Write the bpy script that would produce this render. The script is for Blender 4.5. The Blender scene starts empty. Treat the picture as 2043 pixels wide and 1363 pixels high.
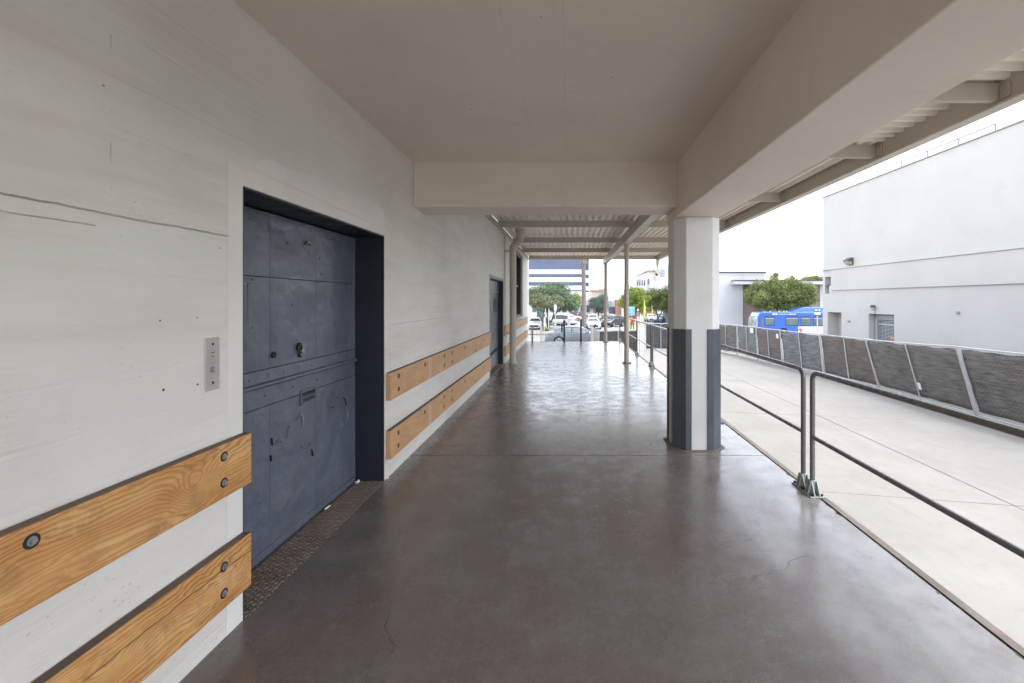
import bpy, bmesh, math, random
import numpy as np
from mathutils import Vector, Matrix, noise as mnoise
R = math.radians
sc = bpy.context.scene
col = sc.collection
random.seed(7); rng = np.random.default_rng(7)

# ------------------------------------------------------------------ camera, sky, sun, exposure
EYE = 1.65            # eye height above the dock floor (z = 0); x to the side, y along the corridor
F = 908.0             # focal length in photo pixels
cam = bpy.data.objects.new('camera', bpy.data.cameras.new('camera')); col.objects.link(cam)
cam.data.sensor_width = 36; cam.data.lens = 16
cam.data.shift_x = -0.0546; cam.data.shift_y = -0.0399
cam.data.clip_start = .05; cam.data.clip_end = 3000
cam.location = (0, 0, EYE); cam.rotation_euler = (R(90), 0, 0)
sc.camera = cam
w = bpy.data.worlds.new('World'); sc.world = w; w.use_nodes = True
wt = w.node_tree; bg = wt.nodes['Background']
sky = wt.nodes.new('ShaderNodeTexSky'); sky.sky_type = 'NISHITA'; sky.sun_disc = False
SUN_EL, SUN_AZ = R(62), R(95)       # azimuth clockwise from +y: high, over the open side of the dock
sky.sun_elevation = SUN_EL; sky.sun_rotation = SUN_AZ
sky.air_density = 1.0; sky.dust_density = 1.5; sky.ozone_density = 1.0
hs = wt.nodes.new('ShaderNodeHueSaturation'); hs.inputs['Saturation'].default_value = .38
wt.links.new(sky.outputs[0], hs.inputs['Color']); wt.links.new(hs.outputs[0], bg.inputs['Color'])
bg.inputs['Strength'].default_value = .15
sl = bpy.data.lights.new('sun', 'SUN'); sl.energy = 0.5; sl.angle = R(25); sl.color = (1, .96, .9)
so = bpy.data.objects.new('sun', sl); col.objects.link(so)
sd = Vector((math.sin(SUN_AZ)*math.cos(SUN_EL), math.cos(SUN_AZ)*math.cos(SUN_EL), math.sin(SUN_EL)))
so.rotation_euler = sd.to_track_quat('Z', 'Y').to_euler(); so.location = (0, -20, 40)
vs = sc.view_settings
vs.view_transform = 'Standard'; vs.look = 'None'; vs.gamma = 1; vs.use_curve_mapping = False
vs.exposure = 2.33
sc.cycles.max_bounces = 12; sc.cycles.diffuse_bounces = 7; sc.cycles.caustics_reflective = False; sc.cycles.caustics_refractive = False
sc.cycles.use_denoising = True

# ------------------------------------------------------------------ helpers
def at(px, Y):                       # photo column -> x at distance Y
    return (px - 1133)/F*Y
def zt(py, Y):                       # photo row -> z at distance Y
    return EYE - (py - 600)/F*Y

class NT:
    def __init__(s, name):
        s.m = bpy.data.materials.new(name); s.m.use_nodes = True
        s.t = s.m.node_tree; s.bsdf = s.t.nodes['Principled BSDF']
    def n(s, typ, ins=None, **props):
        nd = s.t.nodes.new('ShaderNode' + typ)
        for k, v in props.items(): setattr(nd, k, v)
        for k, v in (ins or {}).items(): s.put(nd, k, v)
        return nd
    def put(s, nd, k, v):
        if isinstance(v, bpy.types.Node): v = v.outputs[0]
        if isinstance(v, bpy.types.NodeSocket): s.t.links.new(v, nd.inputs[k])
        else: nd.inputs[k].default_value = v
    def math(s, op, a, b=0.0, c=None, clamp=False):
        d = {0: a, 1: b}
        if c is not None: d[2] = c
        return s.n('Math', d, operation=op, use_clamp=clamp).outputs[0]
    def mix(s, f, a, b):
        nd = s.n('Mix', None, data_type='RGBA')
        s.put(nd, 0, f)
        for i, v in ((6, a), (7, b)):
            s.put(nd, i, (*v, 1) if isinstance(v, tuple) and len(v) == 3 else v)
        return nd.outputs[2]
    def ramp(s, f, a, b):             # linear remap a..b -> 0..1, clamped
        nd = s.n('MapRange', {0: f, 1: a, 2: b}); nd.clamp = True
        return nd.outputs[0]
    def noise(s, vec, scale, detail=4, rough=.55, dist=0):
        return s.n('TexNoise', {'Vector': vec, 'Scale': scale, 'Detail': detail, 'Roughness': rough, 'Distortion': dist}).outputs[0]
    def vec(s, scale=(1, 1, 1), obj=False):
        v = s.n('TexCoord').outputs['Object'] if obj else s.n('NewGeometry').outputs['Position']
        if scale == (1, 1, 1): return v
        return s.n('VectorMath', {0: v, 1: scale}, operation='MULTIPLY').outputs[0]
    def xyz(s, v):
        return s.n('SeparateXYZ', {0: v}).outputs
    def out(s, base=None, rough=None, metal=None, bump=None, bstr=.3, bdist=.01, spec=None, alpha=None):
        b = s.bsdf
        if base is not None: s.put(b, 'Base Color', (*base, 1) if isinstance(base, tuple) and len(base) == 3 else base)
        if rough is not None: s.put(b, 'Roughness', rough)
        if metal is not None: s.put(b, 'Metallic', metal)
        if spec is not None: s.put(b, 'Specular IOR Level', spec)
        if bump is not None:
            bp = s.n('Bump', {'Height': bump, 'Strength': bstr, 'Distance': bdist})
            s.put(b, 'Normal', bp.outputs[0])
        return s.m

def dk(c, k): return tuple(min(1, x*k) for x in c)

def paint(name, c, rough=.6, var=.1, scale=2.5, bump=.15, bscale=70, metal=0, obj=False, spec=.5, dirt=None, dirt_at=.62):
    t = NT(name); v = t.vec(obj=obj)
    f = t.noise(v, scale, 6)
    base = t.mix(t.ramp(f, .3, .7), dk(c, 1-var), dk(c, 1+var))
    if dirt:
        g = t.noise(v, scale*2.3, 8, .7)
        base = t.mix(t.math('MULTIPLY', t.ramp(g, dirt_at, dirt_at+.12), .6), base, dirt)
    rr = t.n('MapRange', {0: t.noise(v, scale*3, 5), 1: .3, 2: .7, 3: max(.02, rough-.1), 4: min(1, rough+.1)}).outputs[0]
    return t.out(base, rr, metal, t.noise(v, bscale, 5), bump, .004, spec)

MATS = {}
def M(k, *a, **kw):
    if k not in MATS: MATS[k] = paint(k, *a, **kw)
    return MATS[k]

def glass_mat(name, c, rough=.06):
    t = NT(name); v = t.vec(obj=True)
    f = t.noise(v, 1.3, 3)
    return t.out(t.mix(t.ramp(f, .3, .7), dk(c, .7), dk(c, 1.3)), rough, 0, None, spec=.9)

# ---- meshes
class MB:
    def __init__(s): s.v = []; s.f = []
    def add(s, vs, fs):
        o = len(s.v); s.v += [tuple(p) for p in vs]; s.f += [tuple(i+o for i in f) for f in fs]; return s
    def box(s, x0, x1, y0, y1, z0, z1):
        return s.add([(x, y, z) for z in (z0, z1) for y in (y0, y1) for x in (x0, x1)],
                     [(0, 2, 3, 1), (4, 5, 7, 6), (0, 1, 5, 4), (2, 6, 7, 3), (0, 4, 6, 2), (1, 3, 7, 5)])
    def hexa(s, p):                   # eight corners, bottom ring then top ring
        return s.add(p, [(3, 2, 1, 0), (4, 5, 6, 7), (0, 1, 5, 4), (1, 2, 6, 5), (2, 3, 7, 6), (3, 0, 4, 7)])
    def prism(s, poly, d0, d1, axis):  # poly in the two other axes (cyclic order y,z / x,z / x,y)
        def P(a, b, d): return {'x': (d, a, b), 'y': (a, d, b), 'z': (a, b, d)}[axis]
        n = len(poly); vs = [P(a, b, d0) for a, b in poly] + [P(a, b, d1) for a, b in poly]
        return s.add(vs, [tuple(range(n))[::-1], tuple(range(n, 2*n))] + [(i, (i+1) % n, n+(i+1) % n, n+i) for i in range(n)])
    def tube(s, path, r, n=10, caps=True, closed=False):
        path = [Vector(p) for p in path]; rs = r if isinstance(r, (list, tuple)) else [r]*len(path)
        o = len(s.v); prev = None
        for i, p in enumerate(path):
            a = path[max(0, i-1)]; b = path[min(len(path)-1, i+1)]
            d = (b - a).normalized()
            if prev is None:
                u = d.orthogonal().normalized()
            else:
                u = (prev - d*prev.dot(d)); u = u.normalized() if u.length > 1e-6 else d.orthogonal().normalized()
            prev = u; w_ = d.cross(u)
            for k in range(n):
                t = 2*math.pi*k/n
                s.v.append(tuple(p + (u*math.cos(t) + w_*math.sin(t))*rs[i]))
        for i in range(len(path)-1):
            for k in range(n):
                k2 = (k+1) % n
                s.f.append((o+i*n+k, o+i*n+k2, o+(i+1)*n+k2, o+(i+1)*n+k))
        if caps:
            s.f.append(tuple(o+k for k in range(n))[::-1]); e = o+(len(path)-1)*n
            s.f.append(tuple(e+k for k in range(n)))
        return s
    def cyl(s, c, r, h, axis='z', n=16, r2=None):
        d = {'x': (1, 0, 0), 'y': (0, 1, 0), 'z': (0, 0, 1)}[axis]; c = Vector(c)
        return s.tube([c, c + Vector(d)*h], [r, r if r2 is None else r2], n)
    def grid(s, pts):                 # pts[i][j]
        o = len(s.v); m = len(pts[0])
        for row in pts: s.v += [tuple(p) for p in row]
        for i in range(len(pts)-1):
            for j in range(m-1):
                s.f.append((o+i*m+j, o+i*m+j+1, o+(i+1)*m+j+1, o+(i+1)*m+j))
        return s
    def build(s, name, mat, parent=None, local=False, smooth=False, bevel=0, seg=2, solid=0, kind=None, fix=True, weld=False):
        me = bpy.data.meshes.new(name)
        off = Vector((0, 0, 0))
        if parent is not None and not local:
            p = parent
            while p is not None: off += p.location; p = p.parent
        me.from_pydata([tuple(Vector(v)-off) for v in s.v], [], s.f)
        if fix:
            bm = bmesh.new(); bm.from_mesh(me)
            if weld: bmesh.ops.remove_doubles(bm, verts=bm.verts, dist=1e-4)
            bmesh.ops.recalc_face_normals(bm, faces=bm.faces); bm.to_mesh(me); bm.free()
        if mat: me.materials.append(mat)
        if smooth:
            me.polygons.foreach_set('use_smooth', [True]*len(me.polygons))
            try: me.set_sharp_from_angle(angle=R(40))
            except Exception: pass
        o = bpy.data.objects.new(name, me); col.objects.link(o)
        if parent is not None: o.parent = parent
        if solid:
            md = o.modifiers.new('thickness', 'SOLIDIFY'); md.thickness = solid; md.offset = 0
        if bevel:
            md = o.modifiers.new('edge', 'BEVEL'); md.width = bevel; md.segments = seg; md.limit_method = 'ANGLE'; md.angle_limit = R(35)
        if kind: o['kind'] = kind
        return o

def tag(o, label, cat, group=None):
    o['label'] = label; o['category'] = cat
    if group: o['group'] = group
    return o
def thing(name, label, cat, loc=(0, 0, 0), rz=0, group=None):
    o = bpy.data.objects.new(name, None); col.objects.link(o); o.location = loc; o.rotation_euler = (0, 0, rz)
    o.empty_display_size = .2
    return tag(o, label, cat, group)
def struct(name, loc=(0, 0, 0)):
    o = bpy.data.objects.new(name, None); col.objects.link(o); o.location = loc; o['kind'] = 'structure'; return o
def children(o): return [c for c in col.objects if c.parent == o]
def copy_tree(o, parent=None):
    c = o.copy(); col.objects.link(c); c.parent = parent
    for ch in children(o): copy_tree(ch, c)
    return c
def twin(src, parent, loc=(0, 0, 0), rot=None):   # another alike part sharing mesh data
    c = src.copy(); col.objects.link(c); c.parent = parent; c.location = loc
    if rot: c.rotation_euler = rot
    return c

# ------------------------------------------------------------------ materials of the building
def wall_material():
    t = NT('board_formed_concrete_paint'); p = t.vec(); x, y, z = t.xyz(p)
    n1 = t.noise(p, 1.1, 7); n2 = t.noise(t.vec((1, .35, 3)), 2.2, 8, .65)
    base = t.mix(t.ramp(n1, .3, .72), (.70, .67, .625), (.80, .775, .735))
    base = t.mix(t.math('MULTIPLY', t.ramp(n2, .48, .72), .65), base, (.63, .585, .525))
    n5 = t.noise(t.vec((1, .5, 6)), 1.4, 7, .65)
    base = t.mix(t.math('MULTIPLY', t.ramp(n5, .5, .75), .5), base, (.83, .81, .78))
    # board courses: long rows with slightly uneven edges
    jz = t.math('ADD', z, t.math('MULTIPLY', t.noise(t.vec((1, 1.2, 1)), 3.0, 5), .03))
    row = t.math('FRACT', t.math('DIVIDE', jz, .185))
    edge = t.math('SUBTRACT', 1, t.ramp(t.math('ABSOLUTE', t.math('SUBTRACT', row, .5)), .0, .06))
    rown = t.n('TexWhiteNoise', {'W': t.math('FLOOR', t.math('DIVIDE', jz, .185))}, noise_dimensions='1D').outputs[0]
    grain = t.noise(t.vec((1, 2.2, 45)), 2.2, 6, .7)
    patchy = t.ramp(t.noise(p, .9, 4), .42, .62)
    # pits and chips
    pits = t.n('TexVoronoi', {'Vector': t.vec((1, 1, 1.3)), 'Scale': 9, 'Randomness': 1})
    pit = t.math('LESS_THAN', pits.outputs['Distance'], t.math('MULTIPLY', t.ramp(t.noise(p, 4.5, 3), .5, .74), .085))
    tiny = t.n('TexVoronoi', {'Vector': t.vec((1, .6, 1.4)), 'Scale': 42, 'Randomness': 1})
    tin = t.math('LESS_THAN', tiny.outputs['Distance'], t.math('MULTIPLY', t.ramp(t.noise(t.vec((1, 1, 2)), 2.1, 4), .46, .72), .2))
    # the long cold joint and two lesser ones
    wob = t.math('MULTIPLY', t.math('SUBTRACT', t.noise(t.vec((1, 1.3, 1)), 3.2, 9, .72), .5), .024)
    def seam(z0, wd, lo, hi):
        d = t.math('ABSOLUTE', t.math('ADD', t.math('SUBTRACT', z, z0), wob))
        s = t.math('SUBTRACT', 1, t.ramp(d, wd*.3, wd))
        return t.math('MULTIPLY', s, t.math('MULTIPLY', t.math('GREATER_THAN', y, lo), t.math('LESS_THAN', y, hi)))
    s1 = t.math('MAXIMUM', seam(1.967, .0042, -3, 2.245), t.math('MULTIPLY', seam(1.915, .0028, -3, 1.62), .6))
    s2 = t.math('MAXIMUM', t.math('MULTIPLY', seam(1.42, .004, 4.3, 6.6), .6), t.math('MULTIPLY', seam(2.63, .0035, 2.4, 9), .22))
    yw = t.math('ADD', t.math('SUBTRACT', y, 1.673), t.math('MULTIPLY', wob, .2))
    vs_ = t.math('MULTIPLY', t.math('SUBTRACT', 1, t.ramp(t.math('ABSOLUTE', yw), .001, .003)), t.math('MULTIPLY', t.math('MULTIPLY', t.math('GREATER_THAN', z, 2.0), t.math('LESS_THAN', z, 2.72)), t.ramp(t.noise(p, 9, 3), .5, .56)))
    sm = t.math('MAXIMUM', t.math('MAXIMUM', s1, s2), t.math('MULTIPLY', vs_, .4))
    base = t.mix(t.math('MULTIPLY', rown, .16), base, (.62, .58, .53))
    base = t.mix(t.math('MULTIPLY', sm, t.ramp(t.noise(p, 7, 5), .3, .6)), base, (.48, .41, .335))
    base = t.mix(t.math('MULTIPLY', t.math('MAXIMUM', pit, t.math('MULTIPLY', tin, .5)), .8), base, (.33, .29, .24))
    h = t.math('MULTIPLY', t.math('MULTIPLY', edge, patchy), -.4)
    h = t.math('ADD', h, t.math('MULTIPLY', rown, .35))
    h = t.math('ADD', h, t.math('MULTIPLY', grain, t.math('ADD', .12, t.math('MULTIPLY', patchy, .5))))
    h = t.math('ADD', h, t.math('MULTIPLY', sm, -.9)); h = t.math('SUBTRACT', h, t.math('MULTIPLY', t.math('MAXIMUM', pit, tin), .8))
    h = t.math('ADD', h, t.math('MULTIPLY', t.noise(p, 30, 6), .25))
    return t.out(base, .62, 0, h, .85, .009, .3)

def taupe_material():
    t = NT('taupe_concrete_paint'); p = t.vec()
    n1 = t.noise(p, 1.0, 6); n2 = t.noise(p, 6, 8, .65)
    base = t.mix(t.ramp(n1, .3, .7), (.745, .67, .585), (.82, .75, .665))
    base = t.mix(t.math('MULTIPLY', t.ramp(n2, .58, .8), .35), base, (.56, .50, .43))
    pits = t.n('TexVoronoi', {'Vector': p, 'Scale': 7, 'Randomness': 1})
    pit = t.math('LESS_THAN', pits.outputs['Distance'], t.math('MULTIPLY', t.ramp(t.noise(p, 3.0, 3), .5, .72), .085))
    base = t.mix(t.math('MULTIPLY', pit, .75), base, (.1, .085, .07))
    x, y, z = t.xyz(p)
    def line(x0, slope):
        d = t.math('ABSOLUTE', t.math('ADD', t.math('SUBTRACT', x, x0), t.math('ADD', t.math('MULTIPLY', y, slope), t.math('MULTIPLY', t.math('SUBTRACT', t.noise(p, 5, 5), .5), .03))))
        return t.math('SUBTRACT', 1, t.ramp(d, .002, .008))
    ln = t.math('MULTIPLY', t.math('MAXIMUM', line(-.02, 0.0), line(-.40, -.02)), t.ramp(t.noise(p, 3, 4), .4, .55))
    ln = t.math('MULTIPLY', ln, t.math('GREATER_THAN', z, 3.12))
    base = t.mix(t.math('MULTIPLY', ln, .35), base, (.62, .58, .52))
    h = t.math('ADD', t.math('MULTIPLY', t.noise(p, 24, 7, .65), .5), t.math('ADD', t.math('MULTIPLY', pit, -.9), t.math('MULTIPLY', ln, .22)))
    h = t.math('ADD', h, t.math('MULTIPLY', t.noise(p, 4, 3), .5))
    return t.out(base, .5, 0, h, .6, .008, .4)

def floor_material():
    t = NT('polished_brown_concrete'); p = t.vec(); x, y, z = t.xyz(p)
    n1 = t.noise(p, .6, 6, .55); n2 = t.noise(p, 2.1, 8, .6); n3 = t.noise(p, 22, 8, .7); n4 = t.noise(p, .28, 3, .5)
    scr = t.noise(t.vec((26, 3.5, 1)), 1.6, 6, .65); scr2 = t.noise(t.vec((3.0, 30, 1)), 1.3, 6, .65)
    base = t.mix(t.ramp(n1, .32, .68), (.150, .114, .098), (.182, .165, .150))
    base = t.mix(t.math('MULTIPLY', t.ramp(n2, .45, .70), .6), base, (.245, .23, .218))
    base = t.mix(t.math('MULTIPLY', t.ramp(n4, .4, .62), .4), base, (.105, .085, .078))
    base = t.mix(t.math('MULTIPLY', t.ramp(scr, .52, .72), .4), base, (.24, .23, .22))
    base = t.mix(t.math('MULTIPLY', t.ramp(scr2, .54, .75), .32), base, (.22, .21, .20))
    base = t.mix(t.math('MULTIPLY', t.ramp(n3, .47, .7), .5), base, (.085, .067, .058))
    ln = t.ramp(x, .7, 2.0)                       # paler, patchy strip along the open edge
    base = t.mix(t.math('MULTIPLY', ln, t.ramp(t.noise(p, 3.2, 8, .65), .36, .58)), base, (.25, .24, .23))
    # cracks
    wv = t.n('VectorMath', {0: p, 1: t.n('VectorMath', {0: t.n('TexNoise', {'Vector': p, 'Scale': 2.5, 'Detail': 6}).outputs['Color'], 1: (.35, .35, 0)}, operation='MULTIPLY').outputs[0]}, operation='ADD').outputs[0]
    cr = t.n('TexVoronoi', {'Vector': wv, 'Scale': .85}, feature='DISTANCE_TO_EDGE')
    crack = t.math('SUBTRACT', 1, t.ramp(cr.outputs['Distance'], .0006, .0028))
    crack = t.math('MULTIPLY', crack, t.ramp(t.noise(p, 1.1, 3), .5, .6))
    base = t.mix(t.math('MULTIPLY', crack, .85), base, (.035, .03, .026))
    spk = t.n('TexVoronoi', {'Vector': p, 'Scale': 14})
    sp = t.math('LESS_THAN', spk.outputs['Distance'], t.math('MULTIPLY', t.ramp(t.noise(p, 2, 2), .62, .8), .06))
    base = t.mix(sp, base, (.42, .4, .37))
    n6 = t.noise(p, 4.6, 8, .68); grit = t.noise(p, 55, 5, .7)
    ro = t.n('MapRange', {0: t.math('ADD', t.math('MULTIPLY', n6, .45), t.math('ADD', t.math('MULTIPLY', n1, .2), t.math('MULTIPLY', grit, .35))), 1: .40, 2: .61, 3: .13, 4: .37}).outputs[0]
    h = t.math('ADD', t.math('MULTIPLY', n6, .35), t.math('ADD', t.math('MULTIPLY', t.math('ADD', n3, grit), .22), t.math('MULTIPLY', crack, -.4)))
    return t.out(base, ro, 0, h, .16, .006, .6)

def yard_material():
    t = NT('pale_yard_concrete'); p = t.vec()
    n1 = t.noise(p, .5, 7, .6); n2 = t.noise(p, 5, 9, .7); n3 = t.noise(p, 60, 4)
    base = t.mix(t.ramp(n1, .3, .7), (.258, .244, .222), (.312, .30, .278))
    base = t.mix(t.math('MULTIPLY', t.ramp(n2, .5, .75), .45), base, (.205, .188, .16))
    base = t.mix(t.math('MULTIPLY', t.ramp(t.noise(t.vec((1.6, .5, 1)), .9, 7, .7), .48, .66), .5), base, (.235, .222, .20))
    base = t.mix(t.math('MULTIPLY', t.ramp(n3, .6, .75), .3), base, (.2, .19, .175))
    sp = t.n('TexVoronoi', {'Vector': p, 'Scale': 2.2})
    s_ = t.math('LESS_THAN', sp.outputs['Distance'], t.math('MULTIPLY', t.ramp(t.noise(p, 1.3, 3), .55, .75), .09))
    base = t.mix(t.math('MULTIPLY', s_, .6), base, (.2, .185, .16))
    return t.out(base, .85, 0, t.math('ADD', n3, t.math('MULTIPLY', n2, .6)), .3, .006, .3)

def wood_material():
    t = NT('fir_board'); p = t.vec(); x, y, z = t.xyz(p)
    rnd = t.n('ObjectInfo').outputs['Random']
    off = t.n('CombineXYZ', {0: 0.0, 1: t.math('MULTIPLY', rnd, 37.0), 2: t.math('MULTIPLY', rnd, 11.0)}).outputs[0]
    po = t.n('VectorMath', {0: p, 1: off}, operation='ADD').outputs[0]
    def sv(k): return t.n('VectorMath', {0: po, 1: k}, operation='MULTIPLY').outputs[0]
    v = sv((1, .16, 1))
    warp = t.n('TexNoise', {'Vector': sv((1, .36, 1.5)), 'Scale': 3.0, 'Detail': 5, 'Roughness': .5, 'Distortion': .9}).outputs[0]
    def knot(y0, z0, amp, ry, rz):
        dy = t.math('DIVIDE', t.math('SUBTRACT', y, y0), ry); dz = t.math('DIVIDE', t.math('SUBTRACT', z, z0), rz)
        d2 = t.math('ADD', t.math('MULTIPLY', dy, dy), t.math('MULTIPLY', dz, dz))
        return t.math('MULTIPLY', t.math('EXPONENT', t.math('MULTIPLY', d2, -1)), amp), d2
    k1, d1 = knot(1.985, .835, 46, .10, .075); k2, d2_ = knot(1.62, .36, 26, .12, .05); k3, d3 = knot(1.02, .80, 38, .16, .06)
    ph = t.math('ADD', t.math('MULTIPLY', z, 330), t.math('MULTIPLY', warp, 72))
    ph = t.math('ADD', ph, t.math('ADD', k1, t.math('ADD', k2, k3)))
    rings = t.math('SINE', ph)
    rings = t.math('ADD', t.math('MULTIPLY', rings, .5), .5)
    rings = t.math('POWER', rings, 1.7)
    fine = t.noise(sv((1, 1.6, 150)), 2.2, 5, .65)
    blot = t.noise(sv((1, .8, 2.6)), 3.2, 6, .6)
    base = t.mix(t.ramp(blot, .32, .68), (.54, .255, .08), (.75, .445, .185))
    red = t.ramp(t.noise(sv((1, 1.2, 4)), 2.6, 5, .6), .56, .68)
    base = t.mix(t.math('MULTIPLY', red, .6), base, (.50, .19, .05))
    base = t.mix(t.math('MULTIPLY', rings, t.math('ADD', .3, t.math('MULTIPLY', t.ramp(t.noise(v, 5, 4), .38, .62), .55))), base, (.33, .13, .035))
    base = t.mix(t.math('MULTIPLY', t.ramp(fine, .48, .72), .4), base, (.36, .17, .06))
    eye = t.math('SUBTRACT', 1, t.ramp(d1, .02, .10))
    base = t.mix(t.math('MULTIPLY', eye, .6), base, (.42, .22, .09))
    dirt = t.math('MULTIPLY', t.ramp(t.noise(sv((1, 1.5, 1.2)), 5, 7, .7),   .54, .72), .55)
    base = t.mix(dirt, base, (.24, .16, .10))
    pale = t.math('MULTIPLY', t.ramp(t.noise(sv((1, 2.2, 1.0)), 4, 6, .7), .58, .72), .5)
    base = t.mix(pale, base, (.72, .53, .33))
    # far boards are paler and pinker
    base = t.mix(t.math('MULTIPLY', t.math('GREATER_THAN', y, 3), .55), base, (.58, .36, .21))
    mark = t.math('MULTIPLY', t.math('LESS_THAN', t.math('ABSOLUTE', t.math('SUBTRACT', y, 5.38)), .055), t.ramp(t.noise(p, 20, 3), .35, .5))
    base = t.mix(t.math('MULTIPLY', mark, .5), base, (.66, .56, .46))
    # a drying check along the lower board by the camera
    ck = t.math('ABSOLUTE', t.math('ADD', t.math('SUBTRACT', z, .372), t.math('MULTIPLY', t.math('SUBTRACT', t.noise(t.vec((1, 2, 1)), 2, 4), .5), .05)))
    ck = t.math('MULTIPLY', t.math('SUBTRACT', 1, t.ramp(ck, .001, .0032)), t.math('LESS_THAN', y, 3))
    base = t.mix(t.math('MULTIPLY', ck, .85), base, (.07, .035, .015))
    nz = t.xyz(t.n('NewGeometry').outputs['True Normal'])[2]
    top = t.ramp(nz, .5, .8)                       # weathered, dirt-darkened upper edge of the board
    base = t.mix(top, base, t.mix(fine, (.06, .04, .028), (.16, .10, .07)))
    h = t.math('ADD', t.math('MULTIPLY', rings, -.4), t.math('ADD', t.math('MULTIPLY', fine, .6), t.math('MULTIPLY', ck, -2)))
    return t.out(base, .52, 0, h, .3, .003, .4)

def door_material():
    t = NT('scuffed_navy_steel'); p = t.vec(); x, y, z = t.xyz(p)
    n1 = t.noise(p, 1.6, 6); n2 = t.noise(t.vec((1, .7, 3.5)), 3, 8, .7, 1.0); n3 = t.noise(p, 35, 5)
    base = t.mix(t.ramp(n1, .3, .7), (.082, .097, .130), (.114, .132, .172))
    low = t.math('SUBTRACT', 1, t.ramp(z, .75, 1.1))
    sc_ = t.math('MULTIPLY', t.ramp(n2, .52, .70), t.math('ADD', .14, t.math('MULTIPLY', low, .45)))
    base = t.mix(sc_, base, (.17, .16, .155))
    wv = t.n('VectorMath', {0: t.vec((1, 1.2, 3.2)), 1: t.n('TexNoise', {'Vector': p, 'Scale': 9, 'Detail': 4}).outputs['Color']}, operation='ADD').outputs[0]
    ch = t.n('TexVoronoi', {'Vector': wv, 'Scale': 3.2}, feature='DISTANCE_TO_EDGE')
    chips = t.math('MULTIPLY', t.math('SUBTRACT', 1, t.ramp(ch.outputs['Distance'], .004, .02)), t.math('MULTIPLY', t.ramp(t.noise(p, 4, 4), .56, .66), low))
    base = t.mix(t.math('MULTIPLY', chips, .6), base, (.3, .3, .3))
    h = t.math('ADD', t.math('MULTIPLY', t.noise(p, 2.6, 3), 4.5), t.math('ADD', t.math('MULTIPLY', n3, .12), t.math('ADD', t.math('MULTIPLY', n2, .5), t.math('MULTIPLY', chips, -.4))))
    ro = t.n('MapRange', {0: n2, 1: .3, 2: .7, 3: .26, 4: .44}).outputs[0]
    return t.out(base, ro, 0, h, .6, .014, .55)

def tread_material():
    t = NT('rusted_tread_plate'); p = t.vec()
    n = t.noise(p, 6, 7, .65)
    base = t.mix(t.ramp(n, .3, .7), (.15, .11, .085), (.25, .195, .16))
    return t.out(base, .72, .05, t.noise(p, 80, 4), .3, .003)

WALL, TAUPE, FLOOR, YARD, WOOD, DOOR, TREAD = wall_material(), taupe_material(), floor_material(), yard_material(), wood_material(), door_material(), tread_material()
CANOPY = M('taupe_steel_paint', (.50, .45, .39), .45, .07, 1.5, .1, 40, dirt=(.33, .28, .23), dirt_at=.66)
NAVY = M('navy_steel_paint', (.08, .092, .112), .38, .2, 3, .2, 40, dirt=(.15, .15, .15), dirt_at=.6)
JAMB = M('shaded_navy_paint', (.014, .017, .028), .5, .12, 2, .15, 40)  # same navy as the door, with the shade of the recess put into the colour
RAIL = M('bronze_grey_rail_paint', (.16, .152, .158), .26, .1, 3, .06, 60)
GALV = M('galvanised_steel', (.42, .47, .46), .42, .12, 9, .1, 80, metal=.35)
STEEL = M('brushed_steel', (.52, .50, .46), .38, .08, 6, .05, 120, metal=.6)
DARK = M('dark_cavity', (.012, .012, .013), .8, .1)
BLACK = M('black_rubber', (.02, .02, .021), .7, .1, 20)
NUT = M('dull_zinc', (.33, .33, .32), .4, .1, 30, metal=.5)
WHITE = M('white_stucco', (.545, .528, .50), .85, .05, .35, .35, 25, dirt=(.50, .485, .455), dirt_at=.55)
WHITEP = M('white_paint', (.76, .76, .75), .6, .04, 1)
GREYP = M('grey_paint', (.33, .33, .33), .6, .08, 2)
FENCEG = M('fence_galvanised', (.50, .51, .51), .5, .12, 4, metal=.25)

# ------------------------------------------------------------------ ground
def gz(X, Y):
    z = -1.5
    if Y > 34: z -= min(1, (Y-34)/31)*.5
    if Y > 65: z -= min(1, (Y-65)/45)*.4
    def ss(a, b, t):
        t = max(0, min(1, (t-a)/(b-a))); return t*t*(3-2*t)
    z -= .8*ss(14.5, 19, X)*ss(30, 42, Y)*(1-ss(70, 90, Y))
    return z
def lot_material():
    t = NT('worn_pale_asphalt'); p = t.vec(); x, y, z = t.xyz(p)
    n1 = t.noise(p, .25, 6); n2 = t.noise(p, 3, 8, .7)
    a = t.mix(t.ramp(n1, .3, .7), (.24, .24, .24), (.30, .30, .295))
    a = t.mix(t.math('MULTIPLY', t.ramp(n2, .55, .8), .4), a, (.17, .17, .17))
    return t.out(a, .85, 0, t.noise(p, 40, 4), .3, .01, .3)
LOT = lot_material()
gm = MB()
xs = [-600, -200, -80, -40] + [x for x in range(-30, 61, 3)] + [80, 200, 600]
ys = [-200, -40, -10] + [y for y in range(-4, 121, 3)] + [150, 220, 400, 1200]
gm.grid([[(x, y, gz(x, y)-.05) for x in xs] for y in ys])
g = gm.build('ground', LOT, smooth=True); g['kind'] = 'structure'

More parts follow.
